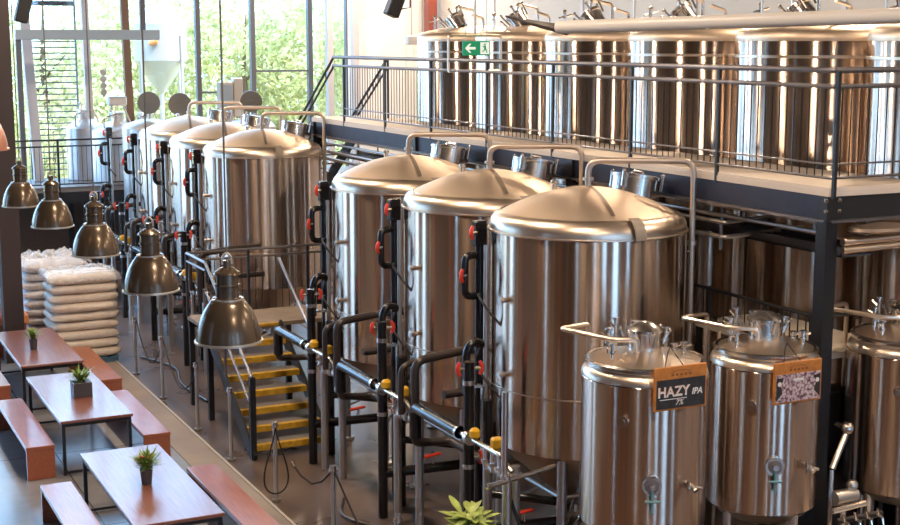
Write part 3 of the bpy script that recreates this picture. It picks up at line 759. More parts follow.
m.add([rot @ Vector(v) for v in bb.v], bb.f); m.build('cabinet', M['speaker'], t)
m = MB(); m.tube([(.1, 0, -.1), (.40, 0, -.05), (.40, 0, ZC-6.55)], .02, 8); m.build('bracket', M['black'], t)
t = thing('mounted_speaker', 'black loudspeaker hung high beside the dark foreground column', 'speaker', (4.45, 28.0, 6.35))
bb = MB().box(-.12, -.14, -.28, .12, .14, .28, .02); m = MB(); rot = Matrix.Rotation(R(14), 3, 'Y')
m.add([rot @ Vector(v) for v in bb.v], bb.f); m.build('cabinet', M['speaker'], t)
m = MB(); m.tube([(0, 0, .1), (-.05, 0, ZC-6.35)], .02, 8); m.build('bracket', M['black'], t)
t = thing('grey_junction_box', 'grey box on bracket mounted beside the red column', 'box', (15.2, 33.5, 5.75)); t.name = 'mounted_junction_box'
MB().box(-.17, -.1, -.12, .17, .1, .12, .02).build('body', M['satin'], t); MB().tube([(0, .05, .1), (0, .05, ZC-5.75)], .02, 6).build('conduit', M['satin'], t)
MB().box(-.1, -.11, -.06, .1, -.1, .06, .002).build('cover', M['grey'], t)

# dark structural column in the taproom
o = MB().box(3.42, 25.2, 0, 3.76, 25.55, ZC); tag(o.build('timber_column', simple('dark_brown_column_paint', (.055, .038, .035), .5)), 'dark brown column rising behind the farthest picnic table', 'column')

# ------------------------------------------------------------------ back platform with railing, pale tanks
t = thing('back_platform', 'raised platform with grey edge below the windows', 'platform', (4.2, 33.5, 0))
MB().box(0, 0, 2.16, 12.2, 2.3, 2.28).build('deck_board', simple('grey_platform_board', (.22, .22, .23), .5), t)
MB().box(0, .0, 1.9, 12.2, .12, 2.15).build('edge_beam', M['black'], t)
m = MB()
for x in (.05, 2.4, 4.8, 7.2, 9.6, 12.0): m.mark(); m.box(x-.06, .14, 0, x+.06, .26, 2.16); m.mark(); m.box(x-.06, 2.1, 0, x+.06, 2.2, 2.16)
m.build('leg', M['black'], t)
rl = thing('platform_railing', 'black baluster railing along the raised platform by the windows', 'railing', (4.2, 33.45, 2.28))
m = MB(); m.tube([(0, 0, 1.13), (5.2, 0, 1.13)], .022, 8); m.build('top_rail', M['black'], rl)
m = MB(); m.tube([(0, 0, .98), (5.2, 0, .98)], .02, 8); m.build('mid_rail', M['black'], rl)
m = MB(); m.tube([(0, 0, .08), (5.2, 0, .08)], .016, 8); m.build('bottom_rail', M['black'], rl)
for x in (0.03, 1.75, 3.47, 5.17): MB().box(x-.025, -.02, -.12, x+.025, .03, 1.15).build('post', M['black'], rl)
for k in range(1, 47): MB().tube([(.11*k, 0, .08), (.11*k, 0, .98)], .006, 4).build('baluster', M['black'], rl)
def pale_tank(loc, r, h, lab, motor=True):
    t = thing('pale_tank', lab, 'tank', loc, 0, 'pale tanks on the back platform')
    MB().lathe([(r-.02, .0), (r, .02), (r, h), (r-.05, h+.05), (r*.6, h+.16), (.18, h+.24), (.16, h+.24), (0, h+.24)], 48).build('tank_shell', M['whitetank'], t)
    m = MB(); m.lathe([(.16, h+.2), (.16, h+.42), (.2, h+.43), (.2, h+.46), (0, h+.47)], 20); m.build('neck', M['whitetank'], t)
    m = MB()
    for k in range(3):
        a = k*2.1; m.tube([(.35*math.cos(a), .35*math.sin(a), h+.15), (.16*math.cos(a), .16*math.sin(a), h+.62)], .022, 6)
    m.build('frame', M['satin'], t)
    if motor:
        m = MB(); m.box(-.22, -.12, h+.62, .24, .12, h+.84, .03); m.tube([(-.3, 0, h+.84), (-.3, 0, h+1.5)], .04, 8); m.build('motor', M['satin'], t)
        m = MB()
        for k in range(4): m.disc((-.3, -.03, h+.95+.16*k), (.3, 1, 0), .075, .08)
        m.build('motor_housing', M['satin'], t)
    m = MB(); m.tube([(-r*.6, -.3, h+.05), (-r*.6, -.3, h+.34), (-r*.1, -.3, h+.42)], .02, 6, .08); m.build('vent_pipe', M['steel'], t)
    return t
pale_tank((6.95, 35.22, 2.28), .46, 1.30, 'pale steel tank behind its twin on the raised platform', False)
pale_tank((7.54, 34.2, 2.28), .64, 1.26, 'pale steel tank with motor and gearbox frame on the raised platform')
pale_tank((8.42, 34.9, 2.28), .45, 1.2, 'pale squat tank partly hidden behind the last fermenter', False)
M['lid'] = simple('dull_grey_lid', (.20, .20, .19), .5, metal=.4)
def lid_vessel(x, y, lab, dx):
    t = thing('mash_vessel', lab, 'vessel', (x, y, 0), 0, 'vessels with raised round lids')
    MB().lathe([(.55, .3), (.6, .32), (.6, 3.75), (.5, 3.85), (.2, 3.95), (0, 3.95)], 40).build('vessel_shell', M['whitetank'], t)
    for k in range(3): p = az(k*2.1, .5, 0); MB().tube([(p.x, p.y, 0), (p.x, p.y, .35)], .05, 8).build('leg', M['satin'], t)
    m = MB(); m.disc((dx, -.1, 4.33), (.25, 1, .1), .255, .04, 28); m.disc((dx, -.13, 4.33), (.25, 1, .1), .05, .05); l = m.build('lid', M['lid'], t)
    m = MB(); m.tube([(dx, -.06, 3.9), (dx, -.06, 4.34)], .02, 8); m.tube([(dx-.12, -.06, 3.9), (dx-.05, -.06, 4.2)], .015, 6); m.build('hinge', M['steel'], l)
    return t
lid_vessel(7.68, 31.6, 'steel vessel with raised round lid behind the last fermenter, nearer the pale tanks', 0)
lid_vessel(8.12, 30.55, 'steel vessel with raised round lid close to the last fermenter pipe', 0.0)
lid_vessel(9.98, 31.2, 'steel vessel with raised round lid in front of the middle window', 0)
t = thing('switch_cabinet', 'pale grey switch cabinet standing near the raised lid by windows', 'cabinet', (9.75, 32.4, 0))
MB().box(-.16, -.15, 0, .16, .15, 4.75, .02).build('body', M['grey'], t); MB().box(-.13, -.165, 3.2, .13, -.152, 4.7, .01).build('door', M['bluebeam'], t)
MB().box(.18, -.12, 3.9, .42, .12, 4.85, .02).build('side_box', M['satin'], t)
# blue hoist beam & posts
t = thing('hoist_beam', 'blue-grey horizontal hoist beam crossing before the louvred window', 'beam', (5.17, 33.9, 5.87))
MB().box(0, -.1, -.12, 3.4, .1, .12, .01).build('beam', M['bluebeam'], t)
MB().box(.0, -.06, -3.585, .12, .06, -.12).build('post', M['frame'], t)
MB().box(2.95, -.06, .12, 3.07, .06, ZC-5.87).build('hanger', M['frame'], t)
# louvre screen
t = thing('louvre_screen', 'louvred screen with thin horizontal slats outside the window', 'screen', (5.9, 36.8, 0))
m = MB()
for k in range(24): m.box(0, 0, 2.4+.15*k, 1.2, .05, 2.43+.15*k)
m.build('slat', M['frame'], t)
m = MB(); m.box(-.04, 0, -.3, 0, .06, 6.1); m.box(1.2, 0, -.3, 1.24, .06, 6.1); m.box(0, 0, 6.62, 1.2, .05, 6.74); m.box(-.04, 0, 6.1, 0, .05, 6.8); m.box(1.2, 0, 6.1, 1.24, .05, 6.8)
m.build('frame', M['frame'], t)
# silo outside
t = thing('grain_silo', 'white cone-bottomed grain silo standing outside the window', 'silo', (10.65, 42, -.3))
MB().lathe([(.08, 4.45), (.12, 4.5), (.80, 5.45), (.80, 6.55), (.5, 6.9), (.2, 7.1), (0, 7.12)], 40).build('hopper', M['galv'], t)
for k in range(4):
    p = az(k*PI/2+.6, .83, 0); MB().tube([(p.x, p.y, 0), (p.x, p.y, 6.2)], .05, 8).build('leg', M['galv'], t)
m = MB(); m.tube([(0, 0, 4.5), (0, 0, 3.4), (-.6, -.4, 2.9)], .07, 8, .2); m.tube([(.1, 0, 7.0), (.1, 0, 8.4), (.6, 0, 8.8)], .04, 8, .2); m.build('auger_pipe', M['galv'], t)
m = MB(); m.tube([(-.5, -.72, 5.95), (-.3, -.85, 6.02)], .07, 10); m.build('badge', simple('orange_badge', (.65, .22, .05), .6), t)

# ------------------------------------------------------------------ stairs with yellow nosings and landing
t = thing('access_stairs', 'metal stairs with yellow-edged treads up to the landing between fermenters', 'stairs', (5.62, 17.8, 0))
W = 1.12
for k in range(1, 8):
    z = .18*k; y = (k-1)*.295
    o = MB().box(.02, y, z-.035, W, y+.27, z).build('tread', M['tread'], t)
    MB().box(.02, y-.022, z-.085, W, y+.055, z+.003, .004).build('nosing', M['nosing'], o)
o = MB().box(.02, 2.065, 1.40, W, 2.12, 1.443, .004).build('nosing', M['nosing'], t)
m = MB(); m.bar((0, -.1, .0), (0, 2.1, 1.40), .04, .2); m.bar((W+.02, -.1, .0), (W+.02, 2.1, 1.40), .04, .2); m.build('stringer', M['black'], t)
m = MB(); m.box(-.04, -.08, 0, .04, .0, 1.16); m.build('newel_post', M['black'], t)
m = MB(); m.tube([(0, -.04, 1.16), (0, 2.1, 2.44)], .022, 8); m.tube([(0, -.04, .72), (0, 2.1, 2.0)], .018, 8); m.tube([(0, 1.2, .9), (0, 1.2, 1.95)], .02, 8); m.build('handrail', M['rail'], t)
m = MB(); m.tube([(W+.03, 0.7, .5), (W+.03, .7, 1.55), (W+.03, 2.1, 2.44)], .022, 8, .04); m.build('handrail', M['rail'], t)
t = thing('stair_landing', 'tan landing with black railing behind the top of the stairs', 'landing', (5.62, 19.92, 0))
MB().box(0, 0, 1.38, 3.2, 1.1, 1.44).build('deck_board', simple('worn_brown_deck', (.30, .23, .17), .55, vary=.2), t)
m = MB()
for x, y in ((.05, .05), (1.3, .05), (3.1, .05), (.05, 1.05), (3.1, 1.05)): m.mark(); m.box(x-.04, y-.04, 0, x+.04, y+.04, 1.38)
m.build('leg', M['black'], t)
MB().box(0, 1.02, 1.26, 3.2, 1.08, 1.38).build('edge_beam', M['black'], t)
m = MB(); m.tube([(0, 0, 2.44), (0, 1.05, 2.44), (3.1, 1.05, 2.44)], .022, 8, .03); m.build('top_rail', M['rail'], t)
m = MB(); m.tube([(0, 0, 2.32), (0, 1.05, 2.32), (3.1, 1.05, 2.32)], .018, 8, .03); m.build('mid_rail', M['rail'], t)
for x in (0, 1.0, 2.0, 3.08): MB().box(x-.02, 1.03, 1.44, x+.02, 1.07, 2.44).build('post', M['black'], t)
for k in range(1, 28): MB().tube([(.112*k, 1.05, 1.46), (.112*k, 1.05, 2.32)], .007, 4).build('baluster', M['black'], t)

# ------------------------------------------------------------------ serving tanks
def make_brite(label, r):
    t = thing('serving_tank', label, 'tank', (0, 0, 0), 0, 'small serving tanks')
    n = 80; b, h = 1.38, 2.73
    MB().lathe([(r-.015, b), (r, b+.012), (r, h), (r-.012, h+.014)], n).build('tank_shell', M['tank'], t)
    pr = []
    for k in range(8):
        a = k/7*R(70); pr.append((r-.10+.10*math.cos(a), h+.01+.10*math.sin(a)))
    pr += [(r-.10, h+.115), (r-.12, h+.13)]
    MB().lathe(pr, n).build('shoulder', M['band'], t)
    MB().lathe([(r-.05, h+.10), (r-.028, h+.125), (r-.028, h+.15), (r-.05, h+.165), (r-.075, h+.155)], n).build('lid_ring', M['steel'], t)
    MB().lathe([(r-.07, h+.15), (.30, h+.20), (.22, h+.215), (0, h+.22)], n).build('lid', M['band'], t)
    c = (.03, .06, h+.2)
    m = MB(); m.lathe([(.15, 0), (.15, .17), (.165, .18), (.165, .205), (.14, .225), (.07, .27), (0, .28)], 36, c)
    mw = m.build('manway', M['steel'], t)
    m = MB()
    for k in range(6):
        m.mark(); a = k*PI/3+.3; p = Vector((c[0]+.175*math.cos(a), c[1]+.175*math.sin(a), c[2])); q = p+Vector((.05*math.cos(a), .05*math.sin(a), .20))
        m.tube([p+Vector((0, 0, .08)), q], .012, 6); m.ball(q, .02, 8)
    m.build('lid_clamp', M['steel'], mw)
    m = MB()
    for a, rr, hh in ((2.6, .33, .25), (3.2, .36, .15), (.4, .34, .22), (-.6, .34, .14), (1.3, .33, .26), (2.1, .30, .32), (.9, .30, .18), (-.1, .30, .10)):
        m.mark(); p = Vector((rr*math.cos(a), rr*math.sin(a), h+.16)); m.tube([p, p+Vector((0, 0, hh))], .018, 8); m.disc(p+Vector((0, 0, hh)), (0, 0, 1), .036, .018); m.disc(p+Vector((0, 0, hh*.5)), (0, 0, 1), .032, .02)
        m.tube([p+Vector((0, 0, hh*.7)), p+Vector((.07*math.cos(a), .07*math.sin(a), hh*.9))], .012, 6)
    m.build('valve_fitting', M['steel'], t)
    m = MB(); m.tube([(-.12, -.03, h+.17), (-.12, -.03, h+.33), (-.30, .07, h+.33), (-.52, .62, h+.35), (-.17, .69, h+.35), (-.17, .69, 0)], .022, 10, .05)
    m.disc((-.12, -.03, h+.22), (0, 0, 1), .034, .02); m.build('vent_pipe', M['band'], t)
    MB().tube([(-.02, .69, 0), (-.02, .69, 2.9)], .018, 8).build('riser_pipe', M['band'], t)
    MB().lathe([(r-.02, b+.005), (r-.1, b-.08), (r*.5, b-.16), (0, b-.18)], 48).build('tank_bottom', M['satin'], t)
    for k in range(4):
        p = az(CAMA-.15+k*PI/2+PI/4, r-.09, 0); MB().tube([(p.x, p.y, 0), (p.x, p.y, b)], .04, 12).build('leg', M['steel'], t)
    A0 = math.atan2(-.83, -.56)
    def out(a, z, l): return az(A0+a, r+l, z)
    a = R(-17); m = MB(); m.disc(out(a, 2.43, .012), az(A0+a, 1, 0), .045, .03, 24); m.disc(out(a, 2.43, .035), az(A0+a, 1, 0), .02, .03, 12); m.build('sensor_port', M['steel'], t)
    a = R(8); m = MB(); m.disc(out(a, 1.87, .012), az(A0+a, 1, 0), .088, .03, 32); m.disc(out(a, 1.87, .055), az(A0+a, 1, 0), .028, .04, 16)
    g = m.build('sample_port', M['steel'], t)
    MB().disc(out(a, 1.87, .032), az(A0+a, 1, 0), .064, .02, 24).build('port_window', M['seam'], g)
    m = MB(); m.tube([out(a, 1.83, .05), out(a, 1.75, .06), out(a, 1.63, .05)], .013, 8); m.tube([out(a-.10, 1.74, .07), out(a+.10, 1.74, .07)], .012, 6); m.build('tap', simple('teal_tap_lever', (.16, .36, .42), .4), g)
    a = R(40); m = MB(); m.tube([out(a, 1.86, 0), out(a, 1.86, .10), out(a, 1.83, .15)], .026, 10); m.disc(out(a, 1.86, .05), az(A0+a, 1, 0), .045, .025)
    m.tube([out(a-.06, 1.92, .09), out(a-.06, 1.80, .10)], .015, 6); m.tube([out(a, 1.86, .1), out(a+.14, 1.83, .12)], .016, 6); m.build('outlet_valve', M['steel'], t)
    return t
b1 = make_brite('small serving tank carrying the HAZY IPA chalkboard', .575); b1.location = (6.92, 10.19, 0)
b2 = make_brite('small serving tank carrying the illustrated board', .515); b2.location = (8.22, 10.11, 0)
dup(b1, (9.82, 9.93, 0), 'small serving tank without a board at the picture edge')

# boards hung on serving tanks
def board(x, y, z, w, h, label, kind):
    t = thing('tank_board', label, 'sign', (x, y, z), 0, 'wooden boards hung on serving tanks')
    MB().box(-w/2, -.012, -h/2, w/2, .012, h/2, .004).build('backing_board', M['signwood'], t)
    face = MB().box(-w/2+.018, -.018, -h/2+.02, w/2-.018, -.0125, h/2-.11).build('chalk_panel', M['leaf_dark_red'] if kind == 1 else ART, t)
    m = MB(); m.tube([(-w*.3, 0, h/2), (-w*.1, .12, h/2+.09), (0, .16, h/2+.13)], .005, 5); m.tube([(w*.05, 0, h/2), (-.0, .16, h/2+.13)], .005, 5); m.build('hanging_cord', M['black'], t)
    # burnt brand mark on the header strip
    m = MB(); zc = h/2-.055
    for k in range(5): m.box(-.10+.045*k, -.0135, zc-.028, -.075+.045*k, -.0122, zc-.010)
    m.tube([(-.09, -.013, zc), (-.05, -.013, zc+.02), (.05, -.013, zc+.02), (.09, -.013, zc)], .003, 5)
    m.build('brand_mark', M['burn'], t)
    return t
def text(body, size, loc, mat, parent, name, bold=.0, shear=0.):
    cu = bpy.data.curves.new(name, 'FONT'); cu.body = body; cu.size = size; cu.extrude = .0008; cu.align_x = 'CENTER'; cu.align_y = 'CENTER'; cu.offset = bold; cu.shear = shear
    tmp = bpy.data.objects.new('tmp', cu); COL.objects.link(tmp)
    dg = bpy.context.evaluated_depsgraph_get(); dg.update()
    me = bpy.data.meshes.new_from_object(tmp.evaluated_get(dg)); bpy.data.objects.remove(tmp)
    me.transform(Matrix.Rotation(R(90), 4, 'X')); me.materials.clear(); me.materials.append(mat)
    o = bpy.data.objects.new(name, me); COL.objects.link(o); o.parent = parent; o.location = loc; return o
def art_mat():
    m, nt, b = new_mat('ornate_drawn_artwork')
    tc = nt.nodes.new('ShaderNodeTexCoord'); v = nt.nodes.new('ShaderNodeTexVoronoi'); v.inputs['Scale'].default_value = 38; v.feature = 'F1'
    nt.links.new(tc.outputs['Object'], v.inputs['Vector'])
    r = nt.nodes.new('ShaderNodeValToRGB'); e = r.color_ramp.elements; e[0].position = .2; e[0].color = (.72, .62, .60, 1); e[1].position = .75; e[1].color = (.12, .07, .10, 1)
    x = e.new(.5); x.color = (.55, .38, .42, 1)
    nt.links.new(v.outputs['Distance'], r.inputs['Fac']); nt.links.new(r.outputs['Color'], b.inputs['Base Color']); b.inputs['Roughness'].default_value = .6
    return m
ART = art_mat()
BW, BH = .50, .385
s1 = board(6.865, 9.565, 2.755, .54, BH, 'orange wood board chalked HAZY IPA hanging on serving tank', 1)
text('HAZY', .125, (-.078, -.019, -.03), M['chalk'], s1, 'lettering', .003)
text('HAZY', .118, (-.078, -.0205, -.02), M['chalk_orange'], s1, 'lettering', -.003)
text('IPA', .078, (.165, -.019, -.045), M['chalk'], s1, 'lettering', .002, .2)
text('7%', .07, (-.02, -.019, -.128), M['chalk'], s1, 'lettering', .0, .3)
m = MB(); m.box(-.22, -.0195, -.094, .06, -.0185, -.088); m.build('underline', M['chalk'], s1)
s2 = board(8.15, 9.565, 2.665, .54, BH, 'orange wood board with pale ornate drawing hanging on serving tank', 2)
m = MB()
for sx in (-1, 1):
    m.mark(); poly(m, [(sx*.25, .06), (sx*.17, .045), (sx*.20, -.02), (sx*.18, -.09), (sx*.25, -.16)], -.0185, .001)
m.build('dark_corner', M['leaf_dark_red'], s2)
m = MB()
for sx in (-1, 1): m.disc((sx*.215, -.0205, .0), (0, 1, 0), .022, .001, 16)
m.box(-.055, -.0205, .015, .055, -.0188, .038)
m.build('pale_motif', M['chalk'], s2)

# tap tower on the counter
t = thing('bar_counter', 'pale wooden counter below the black tap tower', 'counter', (8.98, 9.62, 0))
MB().box(-.66, -.42, 1.02, .62, -.05, 1.08, .006).build('worktop', M['deck'], t)
MB().box(-.62, -.38, 0, .58, -.08, 1.02).build('cabinet_body', M['black'], t)
t = thing('tap_tower', 'black beer tap tower with four chrome taps on the counter', 'tap', (8.74, 9.36, 1.08))
m = MB(); m.tube([(0, 0, 0), (0, 0, .27)], .035, 14); m.disc((0, 0, .01), (0, 0, 1), .06, .02); m.tube([(-.24, 0, .27), (.30, .0, .27)], .03, 12); m.build('column', M['black'], t)
for k in range(4):
    x = -.19+.135*k
    tp = MB(); tp.tube([(x, -.02, .28), (x, -.10, .28), (x, -.12, .20)], .012, 8, .02); tp.tube([(x, -.06, .28), (x-.045, -.08, .36)], .012, 8)
    tp.build('tap', M['steel'], t)
for k in range(3):
    m = MB(); m.lathe([(.0, 0), (.026, 0), (.03, .10), (.027, .10), (.024, .01), (0, .01)], 16)
    o = m.build('tumbler', simple('pale_tumbler', (.8, .72, .62), .3), None, (8.40+.065*k, 9.34, 1.08))
    tag(o, ['pale tumbler on the counter, nearest the serving tank leg', 'pale tumbler on the counter between two others', 'pale tumbler on the counter, closest to the tap tower'][k], 'cup', 'tumblers on the counter')
t = thing('hose_spray_arm', 'slanted pale steel pipe arm with round joint between two serving tanks', 'pipe', (8.90, 9.86, 1.5))
m = MB(); m.tube([(-.12, -.10, .2), (.08, -.05, .52)], .03, 10); m.ball((.09, -.05, .56), .065, 12); m.tube([(.09, -.05, .56), (.09, .1, .56)], .03, 8); m.build('arm', M['steel'], t)
m = MB(); m.tube([(-.14, -.12, .20), (-.14, -.12, -1.5)], .02, 8); m.build('post', M['steel'], t)
t = thing('pump', 'small steel pump on stand between serving tanks near the taps', 'pump', (8.90, 9.72, 0))
m = MB(); m.tube([(-.12, 0, 1.42), (.14, 0, 1.42)], .075, 14); m.ball((.1, -.0, 1.52), .06, 10); m.build('motor', M['satin'], t)
m = MB(); m.tube([(-.22, -.1, 1.34), (.18, -.1, 1.36)], .028, 8); m.tube([(0, 0, 0), (0, 0, 1.36)], .03, 8); m.build('stand', M['steel'], t)

# ------------------------------------------------------------------ pendant lamps
def make_lamp(mat, rim, label):
    t = thing('pendant_lamp', label, 'lamp', (0, 0, 0), 0, 'bell pendant lamps in a row')
    m = MB()
    pr = [(.25, 0), (.248, .04), (.238, .10), (.218, .17), (.19, .235), (.155, .29), (.125, .325), (.10, .335)]
    inner = [(r-.006, z-.003) for r, z in reversed(pr)]
    m.lathe(pr+inner+[(.25, 0)], 56); m.build('lamp_shade', mat, t)
    m = MB(); m.lathe([(.25, -.006), (.262, -.002), (.262, .012), (.25, .016), (.246, .005), (.25, -.006)], 56); m.build('shade_rim', rim, t)
    m = MB(); m.lathe([(.10, .33), (.115, .335), (.115, .345), (.09, .35), (.09, .43), (.098, .435), (.098, .445), (.09, .45), (.088, .52), (.105, .525), (.10, .54), (.05, .575), (.03, .58), (.03, .63), (0, .64)], 32)
    m.build('lamp_housing', mat, t)
    m = MB(); m.lathe([(.10, .322), (.122, .326), (.122, .338), (.10, .342)], 40); m.build('collar_ring', rim, t)
    m = MB(); m.tube([(-.035, 0, .60), (-.035, 0, .655), (0, 0, .69), (.035, 0, .655), (.035, 0, .60)], .009, 6, .01); m.build('hook', rim, t)
    MB().tube([(0, 0, .68), (0, 0, ZC-3.43)], .008, 6).build('cord', M['cable'], t)
    m = MB(); m.ball((0, 0, .17), .065, 16, (1, 1, 1.25)); m.build('bulb', simple('warm_bulb', (1, .8, .5), .3, emis=(1, .72, .4), estr=6) if 'bulbm' not in M else M['bulbm'], t)
    return t
M['bulbm'] = simple('warm_bulb', (1, .8, .5), .3, emis=(1, .72, .4), estr=6)
lp = make_lamp(M['lamp'], M['lamp_rim'], 'bronze bell pendant lamp hanging before the stairs, the biggest'); lp.location = (3.01, 10.07, 3.43)
for y, l in ((12.5, 'bronze bell pendant lamp beside the steps end of the sack stack'), (14.93, 'bronze bell pendant lamp hanging just above the white sack stack'),
             (17.5, 'bronze bell pendant lamp in front of the back platform edge'), (19.93, 'bronze bell pendant lamp farthest away, beside the dark column')):
    dup(lp, (3.01, y, 3.43), l)
cl = make_lamp(M['copper'], M['copper'], 'copper pink pendant lamp cut by the frame beside the dark column'); cl.location = (1.71, 13.6, 4.70); cl['group'] = ''
del cl['group']
for ch in cl.children:
    if ch.name.startswith('cord'):
        ch.data = ch.data.copy(); ch.data.transform(Matrix.Scale((ZC-4.70)/(ZC-3.43), 4, Vector((0, 0, 1))))

# ------------------------------------------------------------------ picnic tables and benches
def make_table(label, L):
    t = thing('picnic_table', label, 'table', (0, 0, 0), 0, 'long tables by the sacks')
    MB().box(-.48, 0, .71, .48, L, .75, .006).build('tabletop', M['table_wood'], t)
    m = MB(); m.box(-.46, .03, .66, .46, .07, .709); m.box(-.46, L-.07, .66, .46, L-.03, .709); m.box(-.46, .07, .66, -.42, L-.07, .709); m.box(.42, .07, .66, .46, L-.07, .709)
    m.build('table_frame', M['black'], t)
    for x in (-.44, .44):
        for y in (.05, L-.05): MB().box(x-.022, y-.022, 0, x+.022, y+.022, .66).build('leg', M['black'], t)
    m = MB()
    for y in (.05, L-.05): m.mark(); m.box(-.42, y-.015, .02, .42, y+.015, .05)
    m.build('foot_bar', M['black'], t)
    return t
T = [(3.53, 13.72, 2.85, 'long red-brown table nearest the stanchion with hanging rope loop'), (3.58, 18.12, 2.75, 'long pale-shining table between the other two tables'), (3.62, 21.62, 2.8, 'long red-brown table right before the white sack stack')]
for x, y, L, lab in T:
    o = make_table(lab, L); o.location = (x, y, 0)
def make_bench(label, L):
    t = thing('bench', label, 'bench', (0, 0, 0), 0, 'solid wood benches')
    MB().box(-.185, 0, .395, .185, L, .45, .006).build('seat', M['bench_wood'], t)
    MB().box(-.180, .005, 0, .180, .06, .394, .004).build('end_panel', M['bench_wood'], t)
    MB().box(-.180, L-.06, 0, .180, L-.005, .394, .004).build('end_panel', M['bench_wood'], t)
    return t
bs = [(2.83, 18.12, 2.7, 'wooden bench on the open floor side of the middle table'), (2.73, 13.75, 2.72, 'wooden bench on the open floor side of the nearest table'),
      (4.36, 18.05, 2.6, 'wooden bench between the middle table and the tan walkway strip'), (4.50, 13.7, 2.7, 'wooden bench beside the nearest table and the tan walkway strip'),
      (4.46, 21.4, 2.6, 'wooden bench beside the farthest table and the sack stack'), (2.80, 21.7, 2.7, 'wooden bench on the open floor side of the farthest table')]
for x, y, L, lab in bs: o = make_bench(lab, L); o.location = (x, y, 0)

# pots with plants
def leaf(mb, base, tip, w, droop=.0):
    base = Vector(base); tip = Vector(tip); d = tip-base; sd = d.cross(Vector((0, 0, 1)))
    if sd.length < 1e-4: sd = Vector((1, 0, 0))
    sd.normalize(); up = Vector((0, 0, 1)); pts = []
    ws = [.15, .75, 1, .7, .02]
    for i, k in enumerate((0, .25, .5, .78, 1)):
        p = base+d*k-up*droop*k*k; pts += [p-sd*w*ws[i], p+up*w*-.12, p+sd*w*ws[i]]
    mb.add(pts, [(3*i+a, 3*i+3+a, 3*i+4+a, 3*i+1+a) for i in range(4) for a in (0, 1)])
def pot_plant(x, y, z, label, sz, square, nl, mat, flowers=False):
    t = thing('potted_plant', label, 'plant', (x, y, z), 0, 'small potted plants on the tables')
    if square: MB().box(-.10*sz, -.10*sz, 0, .10*sz, .10*sz, .16*sz, .008).build('pot', M['ceramic'], t)
    else: MB().lathe([(0, 0), (.045*sz, 0), (.06*sz, .15*sz), (.05*sz, .15*sz), (.045*sz, .13*sz), (0, .13*sz)], 24).build('pot', M['ceramic'], t)
    m = MB(); st_ = MB()
    for k in range(nl):
        a = random.random()*2*PI; e = random.uniform(.2, 1.2); l = random.uniform(.08, .2)*sz
        b = Vector((random.uniform(-.04, .04)*sz, random.uniform(-.04, .04)*sz, .14*sz+random.uniform(0, .08)*sz))
        leaf(m, b, b+Vector((math.cos(a)*math.cos(e), math.sin(a)*math.cos(e), math.sin(e)))*l, .011*sz, .03)
        if k % 3 == 0: st_.tube([(b.x*.5, b.y*.5, .13*sz), b], .003, 4)
    st_.build('stem', M['leaf'], t); m.build('foliage', mat, t)
    if flowers:
        for k in range(3):
            MB().ball((random.uniform(-.08, .08), random.uniform(-.08, .08), .14*sz+random.uniform(.13, .2)), .018, 8).build('flower', M['flower'], t)
pot_plant(3.50, 15.06, .75, 'round dark pot with green plant and red flowers on the nearest table', 1.25, False, 150, M['leaf'], True)
pot_plant(3.63, 19.4, .75, 'square dark pot with bushy green plant on the middle table', 1.3, True, 110, M['leaf'])
pot_plant(3.52, 22.75, .75, 'small dark pot with spiky green plant on the farthest table', 1.15, False, 80, M['leaf'])
# bigger leafy plant bottom centre, in a tall planter
t = thing('leafy_plant', 'yellow-green leafy plant in tall planter below the nearest fermenter', 'plant', (5.80, 11.45, 0))
MB().lathe([(0, 0), (.13, 0), (.17, .95), (.15, .95), (.14, .9), (0, .9)], 28).build('planter', M['ceramic'], t)
m = MB(); s_ = MB()
for k in range(90):
    a = random.random()*2*PI; e = random.uniform(-.2, .8); l = random.uniform(.17, .32); h = random.uniform(.0, .24)
    b = Vector((random.uniform(-.1, .1), random.uniform(-.1, .1), .93+h))
    leaf(m, b, b+Vector((math.cos(a)*math.cos(e), math.sin(a)*math.cos(e), math.sin(e)))*l, .042, .06)
    if k % 3 == 0: s_.tube([(b.x*.4, b.y*.4, .9), b], .006, 5)
s_.build('stem', M['leaf'], t); m.build('foliage', M['leaf_light'], t)

# ------------------------------------------------------------------ malt sacks
def sack_mesh(seed, w, d, h):
    rnd = random.Random(seed); m = MB(); nx, ny = 22, 14; off = Vector((rnd.random()*50, rnd.random()*50, 0))
    def sp(u, e): return math.copysign(abs(u)**e, u)
    vs = []; fs = []; nu, nv = 40, 14
    for j in range(nv+1):
        ph = -PI/2+PI*j/nv
        for i in range(nu):
            th = 2*PI*i/nu
            cx_ = sp(math.cos(ph), .42)*sp(math.cos(th), .28); cy_ = sp(math.cos(ph), .42)*sp(math.sin(th), .28); cz_ = sp(math.sin(ph), .75)
            p = Vector((cx_*w/2, cy_*d/2, cz_*h/2))
            nz = noise.noise(p*4+off)*.022+noise.noise(p*11+off)*.010
            fall = 1-min(1, abs(cz_))*.2
            p += Vector((cx_, cy_, .0))*nz*fall*1.6; p.z += nz*.45
            vs.append(p)
    for j in range(nv):
        for i in range(nu): fs.append((j*nu+i, j*nu+(i+1) % nu, (j+1)*nu+(i+1) % nu, (j+1)*nu+i))
    m.add(vs, fs); return m
ords = ['topmost', 'second from the top', 'third from the top', 'fourth from the top', 'fifth from the top', 'sixth from the top', 'third from the bottom', 'second from the bottom', 'lowest']
